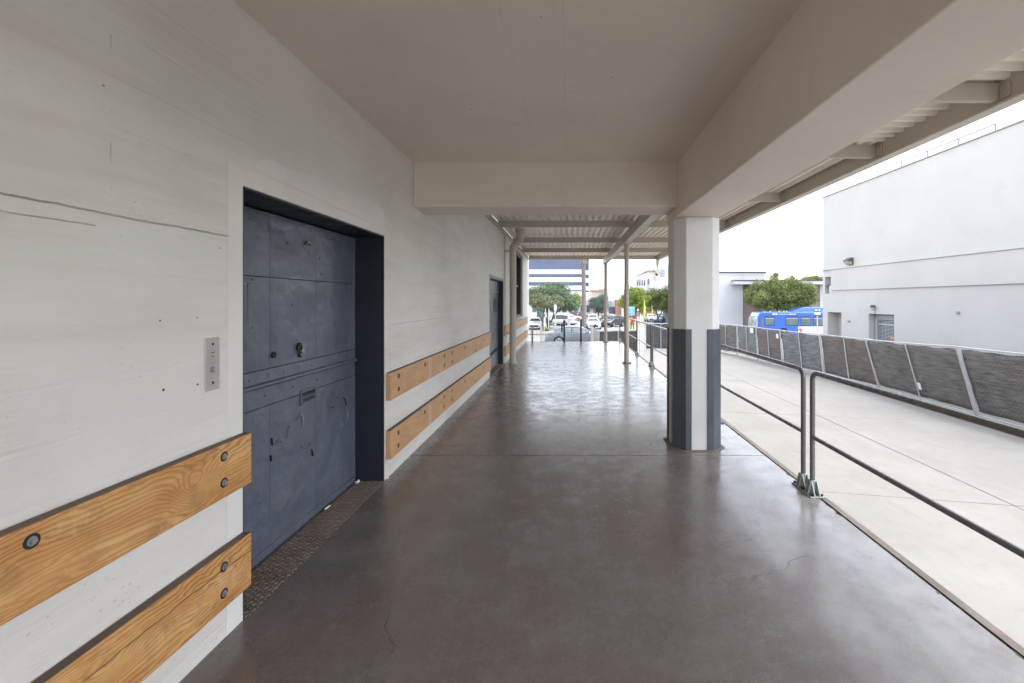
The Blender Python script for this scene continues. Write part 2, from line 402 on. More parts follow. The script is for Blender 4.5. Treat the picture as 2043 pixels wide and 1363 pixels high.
yard = struct('yard', (0, 0, -1.5))
yx = [2.17, 6.86, 11.6, 15.0]; yy = [-4.5, 1.4, 7.0, 12.45, 17.9, 23.4, 28.9, 34.2]
for i in range(3):
    for j in range(7):
        x0, x1, y0, y1 = yx[i], yx[i+1], yy[j], yy[j+1]
        dr = -.19                                      # the cross joints run slightly skew
        q = MB(); e = .007
        def Q(x, y): return y + (x-6.86)*dr if -4 < y < 28 else y
        ring = [(x0+e, Q(x0, y0)+e), (x1-e, Q(x1, y0)+e), (x1-e, Q(x1, y1)-e), (x0+e, Q(x0, y1)-e)]
        q.hexa([(a, b, -1.72) for a, b in ring] + [(a, b, -1.5 + random.uniform(-.003, .003)) for a, b in ring])
        q.build('yard_slab', YARD, yard, bevel=.006, seg=1)
q = MB()
q.box(-30, 2.165, 18.9, 34.2, -1.7, -1.503); q.build('apron_slab', YARD, yard)

# planted verge and kerb beyond the sedan, lot markings
SOIL = M('dry_mulch', (.25, .2, .14), .95, .25, 3, .5, 30)
vg = MB().box(-14, 3.2, 44.5, 48.5, -1.95, gz(0, 46)+.08); o = vg.build('planting_bed', SOIL); o['kind'] = 'structure'
kb = MB().box(-14, 3.5, 44.1, 44.45, -1.95, gz(0, 44)+.12).box(3.22, 3.5, 44.46, 48.8, -1.95, gz(0, 46)+.12)
o = kb.build('kerb', YARD, bevel=.02); o['kind'] = 'structure'
lm = MB()
for k in range(9):
    X = -9+3.0*k
    z0, z1 = gz(X, 56), gz(X, 62)
    lm.hexa([(X, 56, z0-.07), (X+.12, 56, z0-.07), (X+.12, 62, z1-.07), (X, 62, z1-.07), (X, 56, z0-.042), (X+.12, 56, z0-.042), (X+.12, 62, z1-.042), (X, 62, z1-.042)])
o = lm.build('road_markings', WHITEP); o['kind'] = 'structure'

# ------------------------------------------------------------------ dock floor
dock = struct('dock_floor')
XE = 2.15; YEND = 18.4; WX = -1.68
slab_y = [-4.5, 4.855, 12.62, YEND]
for j in range(3):
    MB().box(WX-.35, 2.10, slab_y[j]+.005, slab_y[j+1]-.005, -.2, 0).build('floor_slab', FLOOR, dock, bevel=.004, seg=1)
MB().box(WX-.35, 2.10, -4.5, YEND-.02, -1.6, -.21).build('dock_base', YARD, dock)
EDGE = M('rusty_edge_steel', (.20, .165, .14), .55, .25, 5, .3, 60, metal=.3, dirt=(.09, .06, .045))
MB().box(2.112, 2.162, -4.5, YEND, -.006, .003).box(2.156, 2.168, -4.5, YEND, -.12, -.006).build('edge_angle', EDGE, dock)
MB().box(WX, 2.17, YEND+.002, YEND+.012, -.12, .003).build('edge_angle', EDGE, dock)
ck_ = MB(); rr_ = random.Random(4)
for k in range(46):
    y = -1 + 12*rr_.random()**.8; L_ = rr_.uniform(.03, .16); wd = rr_.uniform(.006, .028)
    pl = [(2.1005, y)] + [(2.1005-wd*(.4+.6*rr_.random())*math.sin(math.pi*(i+.5)/5), y+L_*(i+.5)/5) for i in range(5)] + [(2.1005, y+L_)]
    ck_.prism(pl[::-1], -.01, .0012, 'z')
ck_.build('edge_chips', M('broken_concrete', (.10, .085, .07), .9, .3, 30, .6, 50), dock, kind='stuff')
MB().box(2.10, 2.15, -4.5, YEND, -1.6, -.125).build('dock_face', YARD, dock)

# ------------------------------------------------------------------ warehouse wall with doors and window
bld = thing('warehouse', 'white painted board-formed concrete warehouse with taupe ceiling over its loading dock', 'building', (WX, 0, 0))
DY0, DY1, DZ = 2.350, 4.168, 2.243        # freight door opening
PY0, PY1, PZ = 9.80, 11.78, 2.165         # personnel door
WY0, WY1, WZ0, WZ1 = 14.65, 16.62, 1.10, 3.24
def wall_with_holes():
    mb = MB(); holes = [(DY0, DY1, -.01, DZ), (PY0, PY1, -.01, PZ), (WY0, WY1, WZ0, WZ1)]
    ycut = sorted({-4.5, 19.5} | {h[0] for h in holes} | {h[1] for h in holes})
    zcut = sorted({-1.6, -.01, 4.4} | {h[2] for h in holes} | {h[3] for h in holes})
    inside = lambda a, b: any(h[0] < a < h[1] and h[2] < b < h[3] for h in holes)
    for i in range(len(ycut)-1):
        for j in range(len(zcut)-1):
            if inside((ycut[i]+ycut[i+1])/2, (zcut[j]+zcut[j+1])/2): continue
            y0, y1, z0, z1 = ycut[i], ycut[i+1], zcut[j], zcut[j+1]
            mb.add([(WX, y0, z0), (WX, y1, z0), (WX, y1, z1), (WX, y0, z1)], [(0, 1, 2, 3)])
    for (y0, y1, z0, z1) in holes:
        b = WX-.34
        mb.add([(WX, y0, z0), (b, y0, z0), (b, y0, z1), (WX, y0, z1)], [(0, 1, 2, 3)])
        mb.add([(WX, y1, z0), (b, y1, z0), (b, y1, z1), (WX, y1, z1)], [(3, 2, 1, 0)])
        mb.add([(WX, y0, z1), (WX, y1, z1), (b, y1, z1), (b, y0, z1)], [(0, 1, 2, 3)])
        if z0 > 0: mb.add([(WX, y0, z0), (WX, y1, z0), (b, y1, z0), (b, y0, z0)], [(3, 2, 1, 0)])
    mb.add([(WX, 19.5, -1.6), (-14, 19.5, -1.6), (-14, 19.5, 4.4), (WX, 19.5, 4.4)], [(0, 1, 2, 3)])
    mb.add([(WX, -4.5, -1.6), (-14, -4.5, -1.6), (-14, -4.5, 4.4), (WX, -4.5, 4.4)], [(3, 2, 1, 0)])
    mb.add([(WX, -4.5, 4.4), (WX, 19.5, 4.4), (-14, 19.5, 4.4), (-14, -4.5, 4.4)], [(0, 1, 2, 3)])
    return mb
wl = wall_with_holes().build('wall', WALL, bld, fix=False)
# plaster bands and the patch over the freight door
PLAST = M('smooth_white_plaster', (.765, .745, .71), .65, .05, 3, .25, 40)
ps = MB()
ps.prism([(DY0-.115, .0), (DY0-.002, .0), (DY0-.002, DZ+.002), (DY1+.03, DZ+.002), (DY1+.03, 2.30), (DY0-.10, 2.345)], WX+.0005, WX+.004, 'x')
ps.build('plaster_band', PLAST, bld, bevel=.002, seg=1)
pp = MB(); pts = [(2.42, 2.355), (4.16, 2.31), (4.14, 2.47), (4.0, 2.50), (3.7, 2.485), (3.4, 2.47), (3.15, 2.50), (2.95, 2.48), (2.75, 2.44), (2.6, 2.45), (2.48, 2.42)]
pp.prism(pts, WX+.0005, WX+.0032, 'x'); pp.build('plaster_patch', PLAST, bld, bevel=.002, seg=1)
MB().box(WX+.0005, WX+.03, 12.02, 12.62, 0, 3.39).build('pilaster', WALL, bld, bevel=.004, seg=1)

# freight elevator door
DX = -1.946
fd = MB()
fd.add([(WX-.003, DY1-.004, 0), (DX-.05, DY1-.004, 0), (DX-.05, DY1-.004, DZ), (WX-.003, DY1-.004, DZ)], [(0, 1, 2, 3)])
jm = MB().box(DX-.06, WX-.002, DY1-.012, DY1-.002, .0, DZ-.012).box(DX-.06, WX-.002, DY0+.002, DY0+.012, 0, DZ-.012).box(DX-.06, WX-.002, DY0+.003, DY1-.003, DZ-.012, DZ-.002)
fdoor = jm.build('freight_door', JAMB, bld)
fdoor['label'] = 'two-leaf navy steel freight lift door, dented and scuffed'
SPLIT = 1.10
def sheet(y0, y1, z0, z1, n=8, amp=.006, seed=0):
    mb = MB(); pts = []
    for i in range(n+1):
        row = []
        for j in range(n+1):
            y = y0+(y1-y0)*i/n; z = z0+(z1-z0)*j/n
            e = min(i, n-i, j, n-j)
            d = amp*mnoise.noise(Vector((y*2.7+seed, z*2.3, seed*1.7))) if e > 0 else 0
            row.append((DX+d, y, z))
        pts.append(row)
    mb.grid(pts)
    mb.add([(DX-.04, y0, z0), (DX-.04, y1, z0), (DX-.04, y1, z1), (DX-.04, y0, z1)], [(3, 2, 1, 0)])
    for (a, b) in (((y0, z0), (y1, z0)), ((y1, z0), (y1, z1)), ((y1, z1), (y0, z1)), ((y0, z1), (y0, z0))):
        mb.add([(DX, *a), (DX, *b), (DX-.04, *b), (DX-.04, *a)], [(0, 1, 2, 3)])
    return mb
ye = [DY0+.016, 2.97, 3.51, 4.125]; G = .0025
sd_ = 0
for i in range(3):
    for (z0, z1) in ((1.21, 1.80), (1.803, 2.222)):
        sd_ += 3
        sheet(ye[i]+G/2, ye[i+1]-G/2, z0+G/2, z1-G/2, 9, .016, sd_).build('door_panel', DOOR, fdoor, smooth=True)
    sd_ += 3
    sheet(ye[i]+G/2, ye[i+1]-G/2, .055, .968, 11, .014, sd_).build('door_panel', DOOR, fdoor, smooth=True)
MB().box(DX-.04, DX+.006, DY0+.016, 4.155, SPLIT+.008, 1.208).build('door_rail', DOOR, fdoor, bevel=.004)
MB().box(DX-.04, DX+.004, DY0+.016, 4.155, .972, SPLIT-.006).build('door_rail', DOOR, fdoor, bevel=.004)
MB().tube([(DX+.010, DY0+.02, SPLIT+.012), (DX+.010, 4.15, SPLIT+.012)], .017, 10).build('astragal', DOOR, fdoor, smooth=True)
for (z0, z1) in ((1.21, 2.222), (.055, .968)):
    MB().box(DX-.04, DX+.005, 4.127, 4.155, z0, z1).build('door_stile', DOOR, fdoor, bevel=.003)
MB().box(DX-.04, DX+.006, DY0+.016, 4.155, .004, .053).build('door_rail', DOOR, fdoor, bevel=.003)
MB().box(DX-.05, DX-.045, DY0+.012, DY1-.012, .0, DZ-.012).build('shaft_gap', DARK, fdoor)
# window slot, louvre, spy hole, torn lock, rivets
MB().box(DX-.01, DX+.008, 2.47, 2.785, 1.755, 1.785).box(DX-.01, DX+.008, 2.47, 2.785, 1.478, 1.505).box(DX-.01, DX+.008, 2.757, 2.785, 1.505, 1.755).box(DX-.01, DX+.008, 2.47, 2.50, 1.505, 1.755).build('sight_frame', DOOR, fdoor, bevel=.003)
MB().box(DX-.01, DX+.003, 2.50, 2.757, 1.505, 1.755).build('sight_glass', glass_mat('wired_glass', (.012, .014, .02)), fdoor)
lv = MB().box(DX, DX+.014, 3.30, 3.312, .888, .995).box(DX, DX+.014, 3.485, 3.497, .888, .995).box(DX, DX+.014, 3.312, 3.485, .985, .995).box(DX, DX+.014, 3.312, 3.485, .888, .898)
for k in range(2):
    z = .918+.034*k
    lv.hexa([(DX+.002, 3.312, z-.006), (DX+.018, 3.312, z-.02), (DX+.018, 3.485, z-.02), (DX+.002, 3.485, z-.006), (DX+.002, 3.312, z), (DX+.018, 3.312, z-.014), (DX+.018, 3.485, z-.014), (DX+.002, 3.485, z)])
lv.build('louvre', DOOR, fdoor)
MB().box(DX-.002, DX+.003, 3.312, 3.485, .898, .985).build('louvre_slot', DARK, fdoor)
MB().cyl((DX-.004, 3.00, 1.292), .021, .016, 'x', 18).build('spy_hole', DARK, fdoor, smooth=True)
lk = MB()
for k in range(16):                                     # torn, peeled-out metal round a missing lock
    a = k/16*2*math.pi; r0, r1 = .026, random.uniform(.04, .062)
    cy, cz = 3.30, 1.30
    a2 = a+.32
    p0 = (DX+.004, cy+r0*math.cos(a), cz+1.25*r0*math.sin(a)); p1 = (DX+.004, cy+r0*math.cos(a2), cz+1.25*r0*math.sin(a2))
    am = (a+a2)/2+random.uniform(-.2, .2); p2 = (DX+random.uniform(.02, .045), cy+r1*math.cos(am), cz+1.3*r1*math.sin(am))
    lk.add([p0, p1, p2, (p0[0]-.003, p0[1], p0[2]), (p1[0]-.003, p1[1], p1[2]), (p2[0]-.003, p2[1]+.003, p2[2])], [(0, 1, 2), (3, 5, 4), (0, 2, 5, 3), (1, 4, 5, 2)])
lk.build('torn_lock', M('torn_metal', (.45, .44, .42), .5, .2, 40, .3, 60, metal=.4), fdoor)
MB().cyl((DX-.004, 3.297, 1.312), .033, .012, 'x', 12).cyl((DX-.004, 3.308, 1.258), .021, .012, 'x', 12).build('lock_hole', DARK, fdoor)
rv = None
for (y, z) in [(2.6+.17*k, 1.165-.005*(k % 2)) for k in range(9)]+[(2.62+.3*k, 1.04) for k in range(5)]+[(3.15, 2.05), (3.56, 1.98), (3.2, 1.62), (2.8, 1.78), (2.8, 1.485), (3.58, 1.86)]:
    if rv is None: rv = MB().tube([(0, 0, 0), (.004, 0, 0), (.006, 0, 0)], [.009, .008, .003], 8).build('rivet', DOOR, fdoor, local=True, smooth=True); rv.location = (DX-WX+.003, y, z)
    else: twin(rv, fdoor, (DX-WX+.005, y, z))
def tear(pts, wd=.012):
    mb = MB(); n = len(pts); wd *= .55
    for i in range(n-1):
        (y0, z0), (y1, z1) = pts[i], pts[i+1]
        d = Vector((y1-y0, z1-z0)).normalized(); q = Vector((-d.y, d.x))
        w0 = wd*(.4+random.random()*.8); w1 = wd*(.4+random.random()*.8)
        if i == 0: w0 *= .15
        if i == n-2: w1 *= .15
        ring = [(y0-q.x*w0, z0-q.y*w0), (y1-q.x*w1, z1-q.y*w1), (y1+q.x*w1, z1+q.y*w1), (y0+q.x*w0, z0+q.y*w0)]
        top = [(DX+.0095, *ring[0]), (DX+.0095, *ring[1]), (DX+.0125, *ring[2]), (DX+.0125, *ring[3])]
        mb.hexa([(DX-.004, a, b) for a, b in ring]+top)
    return mb
RUST = M('rust_edge', (.20, .15, .115), .8, .3, 20, .4, 60)
BARE = M('bent_bare_metal', (.26, .26, .27), .45, .2, 30, .2, 60, metal=.3)
tear([(3.69, .80), (3.73, .778), (3.77, .785), (3.80, .81)], .007).build('tear', BARE, fdoor)
tear([(3.815, .825), (3.85, .842), (3.885, .848), (3.92, .825)], .006).build('tear', RUST, fdoor)
tear([(3.93, .815), (3.962, .785), (3.985, .735)], .014).build('tear_gap', DARK, fdoor)
tear([(3.992, .71), (4.006, .66), (4.012, .60)], .006).build('tear', BARE, fdoor)
tear([(3.74, .768), (3.775, .772)], .008).build('tear_gap', DARK, fdoor)
for pts, m in (([(3.14, .70), (3.16, .74), (3.165, .78)], BARE), ([(3.25, .79), (3.31, .83), (3.335, .78), (3.33, .73)], BARE), ([(2.98, .75), (2.985, .70)], DARK), ([(2.97, .64), (2.975, .60)], DARK),
               ([(3.36, .60), (3.39, .55), (3.42, .58)], BARE), ([(3.45, .52), (3.46, .47)], DARK), ([(3.60, .90), (3.63, .94)], BARE), ([(3.02, .70), (3.06, .72), (3.08, .69)], BARE),
               ([(2.83, .38), (2.86, .44)], BARE), ([(3.30, .60), (3.33, .57)], BARE), ([(3.90, .55), (3.93, .60)], BARE), ([(3.36, 2.06), (3.40, 2.09), (3.44, 2.07)], BARE)):
    tear(pts, .012).build('tear', m, fdoor)

# personnel door further along
pd = MB(); px_ = -1.80
pd.box(px_-.08, WX-.002, PY1-.03, PY1-.002, 0, PZ-.03).box(px_-.08, WX-.002, PY0+.002, PY0+.03, 0, PZ-.03).box(px_-.08, WX-.002, PY0+.002, PY1-.002, PZ-.03, PZ-.002)
pdoor = pd.build('personnel_door', JAMB, bld); pdoor['label'] = 'grey-blue panel door with two slim glazed slots'
GB = M('grey_blue_door_paint', (.135, .15, .175), .42, .12, 2, .2, 30)
MB().box(WX+.001, WX+.012, PY0-.05, PY0, 0, PZ+.05).box(WX+.001, WX+.012, PY1, PY1+.05, 0, PZ+.05).box(WX+.001, WX+.012, PY0+.0005, PY1-.0005, PZ, PZ+.05).build('door_frame', GREYP, pdoor, bevel=.002, seg=1)
MB().box(px_-.05, px_, PY0+.03, 10.46, .03, 1.845).build('door_leaf', GB, pdoor, bevel=.003)
MB().box(px_-.05, px_, 10.466, PY1-.03, .03, 1.845).build('door_leaf', GB, pdoor, bevel=.003)
MB().box(px_-.06, px_+.012, PY0+.03, PY1-.03, 1.87, PZ-.03).build('transom_panel', GB, pdoor, bevel=.003)
MB().box(px_-.05, px_+.02, PY0+.03, PY1-.03, 1.85, 1.868).build('transom_bar', M('pale_door_bar', (.35, .36, .37), .5), pdoor)
for y in (11.0, 11.27):
    MB().box(px_-.01, px_+.004, y, y+.12, 1.38, 1.70).build('glazed_slot', M('yellowish_glass', (.10, .095, .05), .2, .5, 3), pdoor)
    MB().box(px_, px_+.008, y-.02, y, 1.36, 1.72).box(px_, px_+.008, y+.12, y+.14, 1.36, 1.72).build('slot_frame', NAVY, pdoor)
MB().hexa([(px_, 10.2, .37), (px_+.03, 10.2, .37), (px_+.05, 11.45, .40), (px_, 11.45, .40), (px_, 10.2, .40), (px_+.03, 10.2, .40), (px_+.05, 11.45, .46), (px_, 11.45, .46)]).build('kick_latch', BLACK, pdoor)
MB().box(px_, px_+.03, 10.62, 10.70, 1.40, 1.44).build('knob', GALV, pdoor, bevel=.01)
MB().box(px_-.02, WX+.03, PY0+.005, PY1-.005, .0005, .02).build('threshold', TREAD, pdoor)
# window
wn = MB().box(WX-.22, WX-.04, WY0+.002, WY0+.07, WZ0, WZ1).box(WX-.22, WX-.04, WY1-.07, WY1-.002, WZ0, WZ1).box(WX-.22, WX-.04, WY0+.002, WY1-.002, WZ1-.07, WZ1-.002).box(WX-.22, WX-.04, WY0+.002, WY1-.002, WZ0+.002, WZ0+.07)
win = wn.build('window', M('charcoal_window_frame', (.05, .05, .055), .45), bld)
MB().box(WX-.001, WX+.02, WY0-.05, WY0-.001, WZ0-.05, WZ1+.06).box(WX-.001, WX+.02, WY1+.001, WY1+.05, WZ0-.05, WZ1+.06).box(WX-.001, WX+.02, WY0, WY1, WZ1+.001, WZ1+.06).build('window_frame', GREYP, win)
MB().box(WX-.16, WX-.13, WY0+.07, WY1-.07, 2.15, 2.20).build('meeting_rail', GREYP, win)
PANE = glass_mat('dark_pane', (.035, .038, .045))
MB().box(WX-.15, WX-.145, WY0+.07, WY1-.07, 2.20, WZ1-.07).build('pane', PANE, win)
MB().box(WX-.15, WX-.145, WY0+.07, WY1-.07, WZ0+.07, 2.15).build('pane', PANE, win)
MB().box(WX-.10, WX+.04, WY0-.03, WY1+.03, WZ0-.06, WZ0-.001).build('sill', GREYP, win, bevel=.006)

# ceiling slab, cross beam, long beam
CZ = 3.155
MB().box(WX+.001, 1.20, -4.5, 4.95, CZ, 3.6).build('ceiling', TAUPE, bld)
MB().prism([(4.95, CZ+.3), (4.95, 2.685), (4.965, 2.668), (5.36, 2.655), (5.36, CZ+.3)], WX+.001, 1.195, 'x').build('cross_beam', TAUPE, bld, bevel=.008)
MB().box(1.187, 1.68, -4.5, 5.50, 2.574, 3.58).build('edge_beam', TAUPE, bld, bevel=.012)

# column with corner guards
COLM = M('white_column_paint', (.70, .695, .68), .6, .06, 2, .5, 28, dirt=(.5, .48, .45), dirt_at=.66)
cl = thing('concrete_column', 'chamfered white concrete column with navy steel corner guards on its lower half', 'column', (1.447, 5.265, 0))
def octagon(a, c): return [(-a, -a+c), (-a+c, -a), (a-c, -a), (a, -a+c), (a, a-c), (a-c, a), (-a+c, a), (-a, a-c)]
A, CH = .258, .112
MB().prism([(1.447+x, 5.265+y) for x, y in octagon(A, CH)], .0, 2.573, 'z').build('shaft', COLM, cl, bevel=.008)
MB().prism([(1.447+x, 5.265+y) for x, y in octagon(A+.05, CH+.02)], .0005, .006, 'z').build('grout_pad', M('brown_grout', (.19, .16, .13), .8, .2, 12), cl)
for k, (sx, sy) in enumerate(((-1, -1), (1, -1), (1, 1), (-1, 1))):
    t = .010; b = A+.003; c = CH; leg = .062
    outer = [(-b-t, -b+c+leg), (-b-t, -b+c-.004), (-b+c-.004, -b-t), (-b+c+leg, -b-t)]
    inner = [(-b+c+leg, -b), (-b+c, -b), (-b, -b+c), (-b, -b+c+leg)]
    poly = [(1.447+x if sx < 0 else 1.447-x, 5.265+(y if sy < 0 else -y)) for x, y in outer+inner]
    MB().prism(poly, .002, 1.335, 'z').build('corner_guard', NAVY, cl, bevel=.003)

# ------------------------------------------------------------------ steel canopy
cn = thing('steel_canopy', 'taupe steel canopy with corrugated deck, purlins and pipe posts along the dock', 'canopy', (1.5, 12, 0))
ZP = 3.39; PH = .15; XO = 3.75
def channel_x(x0, x1, y, z0, h, fw=.06, t=.007, mb=None):     # C purlin running along x, web towards the camera
    mb = mb or MB()
    return mb.prism([(y, z0), (y+fw, z0), (y+fw, z0+t), (y+t, z0+t), (y+t, z0+h-t), (y+fw, z0+h-t), (y+fw, z0+h), (y, z0+h)], x0, x1, 'x')
for y in (7.96, 10.76, 13.62, 16.37, 19.15):
    channel_x(WX+.03, XO-.001, y, ZP, PH).build('purlin', CANOPY, cn)
for y in (-1.6, 1.2, 3.95, 5.52):
    channel_x(1.69, XO-.001, y, ZP, PH).build('purlin', CANOPY, cn)
for y in (3.95, 5.52, 7.96, 10.76, 13.62, 16.37):      # seat cleats on the edge channel, with bolts
    MB().prism([(y-.008, ZP-.0), (y-.008, ZP+.12), (y-.10, ZP+.12), (y-.10, ZP)], XO-.012, XO-.002, 'x').build('cleat', CANOPY, cn)
    for dz in (.035, .085): MB().cyl((XO-.024, y-.055, ZP+dz), .013, .012, 'x', 6).build('bolt', CANOPY, cn)
# edge channel with lip
MB().prism([(XO+.075, 3.365), (XO, 3.365), (XO, 3.59), (XO+.075, 3.59), (XO+.075, 3.58), (XO+.012, 3.58), (XO+.012, 3.377), (XO+.075, 3.377)], -4.5, 19.21, 'y').build('edge_channel', CANOPY, cn)
MB().box(XO-.02, XO+.11, -4.5, 19.22, 3.345, 3.362).build('edge_lip', M('pale_trim_paint', (.60, .56, .5), .5), cn)
MB().prism([(WX+.001, ZP-.02), (WX+.09, ZP-.02), (WX+.09, ZP-.01), (WX+.012, ZP-.01), (WX+.012, ZP+.13), (WX+.001, ZP+.13)], 5.37, 19.2, 'y').build('ledger_angle', CANOPY, cn)
for y in np.arange(6.2, 19, 1.35): MB().cyl((WX+.012, y, ZP+.07), .018, .014, 'x', 6).build('bolt', CANOPY, cn)
# decks
def deck(mode):
    P, D = .152, .055; mb = MB(); z = ZP+PH+.004
    prof = []; t = 0
    a0, a1 = (WX+.005, XO+.06) if mode == 'y' else (-4.5, 5.42)
    while t < a1-a0:
        for (f, h) in ((0, 0), (.30, 0), (.42, 1), (.88, 1)):
            u = t+f*P
            if u <= a1-a0: prof.append((a0+u, z+h*D))
        t += P
    prof.append((a1, z))
    if mode == 'y': rows = [[(a, y, h) for a, h in prof] for y in (5.43, 19.25)]
    else: rows = [[(x, a, h) for a, h in prof] for x in (1.685, XO+.06)]
    return mb.grid(rows)
MB().box(WX+.005, 1.684, 5.362, 5.428, 3.40, 3.625).build('leak_closure', CANOPY, cn)  # added strip that stops sky light leaking between slab and deck
MB().box(1.684, XO+.06, 5.422, 5.429, 3.545, 3.625).build('leak_closure', CANOPY, cn)  # second added strip, closes the joint between the two decks
DECKM = M('pale_deck_paint', (.84, .79, .71), .45, .06, 2, .1, 40)
deck('y').build('deck', DECKM, cn, solid=.003)
MB().box(WX+.005, XO+.06, 19.262, 19.27, 3.535, 3.60).build('deck_closure', CANOPY, cn)  # added strip that keeps the sky from showing through the rib ends
deck('x').build('deck', DECKM, cn, solid=.003)
# girder and its two posts
GX = 1.53
gr = MB()
for (x0, x1, z0, z1) in ((GX-.075, GX+.075, 3.145, 3.157), (GX-.006, GX+.006, 3.158, 3.374), (GX-.075, GX+.075, 3.375, 3.387)):
    gr.box(x0, x1, 5.53, 19.0, z0, z1)
gr.box(GX-.07, GX-.055, 5.53, 19.0, 3.158, 3.374).box(GX+.055, GX+.07, 5.53, 19.0, 3.158, 3.374)
gr.build('girder', CANOPY, cn, bevel=.003)
for y in (8.0, 9.4, 10.8, 12.2, 13.6, 15, 16.4): MB().cyl((GX-.082, y, 3.24), .014, .014, 'x', 6).build('bolt', CANOPY, cn)
for (x, y) in ((1.553, 12.05), (1.50, 18.1)):
    p = MB().cyl((x, y, .012), .064, 3.12, 'z', 20).build('post', CANOPY, cn, smooth=True)
    MB().box(x-.11, x+.11, y-.11, y+.11, .001, .013).build('base_plate', EDGE, p, bevel=.003)
    MB().box(x-.11, x+.11, y-.09, y+.09, 3.130, 3.144).build('cap_plate', CANOPY, p)
    for sx in (-1, 1):
        MB().cyl((x+sx*.088, y-.085, .012), .013, .03, 'z', 6).build('anchor_bolt', EDGE, p)

# downpipe
dp = thing('downpipe', 'fat taupe rainwater downpipe clamped to the wall past the second door', 'downpipe', (-1.454, 12.0, 0))
path = [(-1.454, 12.0, .02), (-1.454, 12.0, 2.97)]
body = MB().tube(path, .086, 24).build('pipe', CANOPY, dp, smooth=True)
MB().tube([(-1.454, 12, 2.965), (-1.454, 12, 3.03), (-1.41, 12, 3.11), (-1.32, 12, 3.18), (-1.27, 12, 3.25), (-1.262, 12, 3.33)], [.093, .093, .09, .09, .093, .095], 24).build('elbow', CANOPY, dp, smooth=True)
MB().tube([(-1.262, 12, 3.31), (-1.262, 12, 3.40), (-1.255, 12, 3.46), (-1.25, 12, 3.548)], [.1, .1, .135, .14], 24).build('outlet', CANOPY, dp, smooth=True)
MB().tube([(-1.454, 12, .002), (-1.454, 12, .025)], [.115, .108], 24).build('foot_collar', CANOPY, dp, smooth=True)
MB().box(WX+.031, -1.42, 11.905, 11.925, 2.93, 2.975).build('bracket', CANOPY, dp)
MB().tube([(-1.454, 12, .77), (-1.454, 12, .81)], .094, 24).box(WX+.052, -1.53, 11.93, 11.96, .775, .805).build('clamp', CANOPY, dp)
MB().cyl((-1.36, 11.91, 3.0), .012, .02, 'y', 6).build('bolt', CANOPY, dp)

# ------------------------------------------------------------------ bumper boards
BX = -1.63
DKNUT = M('shaded_zinc', (.10, .095, .09), .5, .2, 30, metal=.3)  # zinc darkened for the shade inside the far bolt recesses
def board(label, y0, y1, z0, z1, bolts, tilt=0):
    b = thing('bumper_board', label, 'board', (WX, y0, 0), group='timber bumper boards along the wall')
    bv = MB().box(WX+.003, BX, y0, y1, z0, z1).build('plank', WOOD, b, bevel=.007, seg=3)
    for (px, py) in bolts:
        Y = -BX*F/(1133-px); z = zt(py, Y)
        h = MB()
        h.tube([(BX-.004, Y, z), (BX+.0015, Y, z)], .023, 18)
        ho = h.build('counterbore', BLACK, b, smooth=True)  # flat dark disc standing for the shade in the bolt recess
        far = y0 > 3
        if not far: MB().tube([(BX+.0015, Y, z), (BX+.003, Y, z)], .0145, 16).build('washer', NUT, ho, smooth=True)
        MB().tube([(BX+.0015, Y, z), (BX+(.004 if far else .010), Y, z)], .0095, 6).build('nut', DKNUT if far else NUT, ho)
    return b
nb = lambda L: [(750+u/4.01, 620+v/4.01) for u, v in L]
board('thick swirly-grained fir bumper board beside the freight door, upper one nearest the camera', -3.2, 2.347, .712, .972, [(447, 911), (447, 963), (63, 1080)])
board('fir bumper board split along its length by a crack, lower one beside the freight door', -3.2, 2.347, .186, .460, [(447, 1131), (447, 1184)])
board('long pale fir board with a whitish stripe, upper one between the two doors', 4.195, 9.66, .728, .985, nb([(183, 522), (183, 625), (393, 430), (548, 362), (548, 437), (611, 335), (611, 408), (712, 293), (797, 320), (863, 233), (915, 222), (915, 258)]))
board('long pale fir board low on the wall between the two doors', 4.195, 9.66, .183, .450, nb([(180, 975), (180, 1077), (391, 810), (546, 690), (546, 765), (610, 642), (610, 713), (712, 565), (797, 565), (863, 453)]))
board('far fir board behind the downpipe, upper one under the window', 11.88, 18.55, .735, .99, [(1010, 663), (1010, 672), (1039, 648), (1047, 651)])
board('far fir board behind the downpipe, lower one nearest the floor', 11.88, 18.55, .19, .45, [(1010, 700), (1010, 709), (1042, 677), (1048, 673)])

# ------------------------------------------------------------------ small things by the freight door
cb = thing('call_button_plate', 'narrow stainless steel call plate with round key switch on white wall', 'switch plate', (WX, 2.155, 1.3))
MB().box(WX+.001, WX+.005, 2.104, 2.190, 1.228, 1.476).build('plate', STEEL, cb, bevel=.002)
MB().tube([(WX+.005, 2.147, 1.325), (WX+.010, 2.147, 1.325)], .0145, 18).build('key_switch', NUT, cb, smooth=True)
MB().tube([(WX+.010, 2.149, 1.327), (WX+.016, 2.149, 1.327)], .008, 12).build('key_barrel', STEEL, cb, smooth=True)
for z in (1.445, 1.263):
    MB().tube([(WX+.004, 2.147, z), (WX+.0065, 2.147, z)], .006, 10).build('screw', DARK, cb)
for dy in (-.006, .006): MB().box(WX+.005, WX+.0057, 2.147+dy-.003, 2.147+dy+.003, 1.402, 1.407).build('mark', DARK, cb)
MB().tube([(WX+.005, 2.147, 1.388), (WX+.0057, 2.147, 1.388)], .006, 10).build('mark', M('red_mark', (.35, .2, .17), .6), cb)
for i, (px, py, r) in enumerate(((319, 640, .006), (326, 778, .009), (393, 634, .005), (394, 767, .007), (438, 495, .005))):
    Y = -WX*F/(1133-px); z = zt(py, Y)
    MB().tube([(WX-.004, Y, z), (WX+.0012, Y, z)], r*.6, 10).build('anchor_hole', DARK, bld)

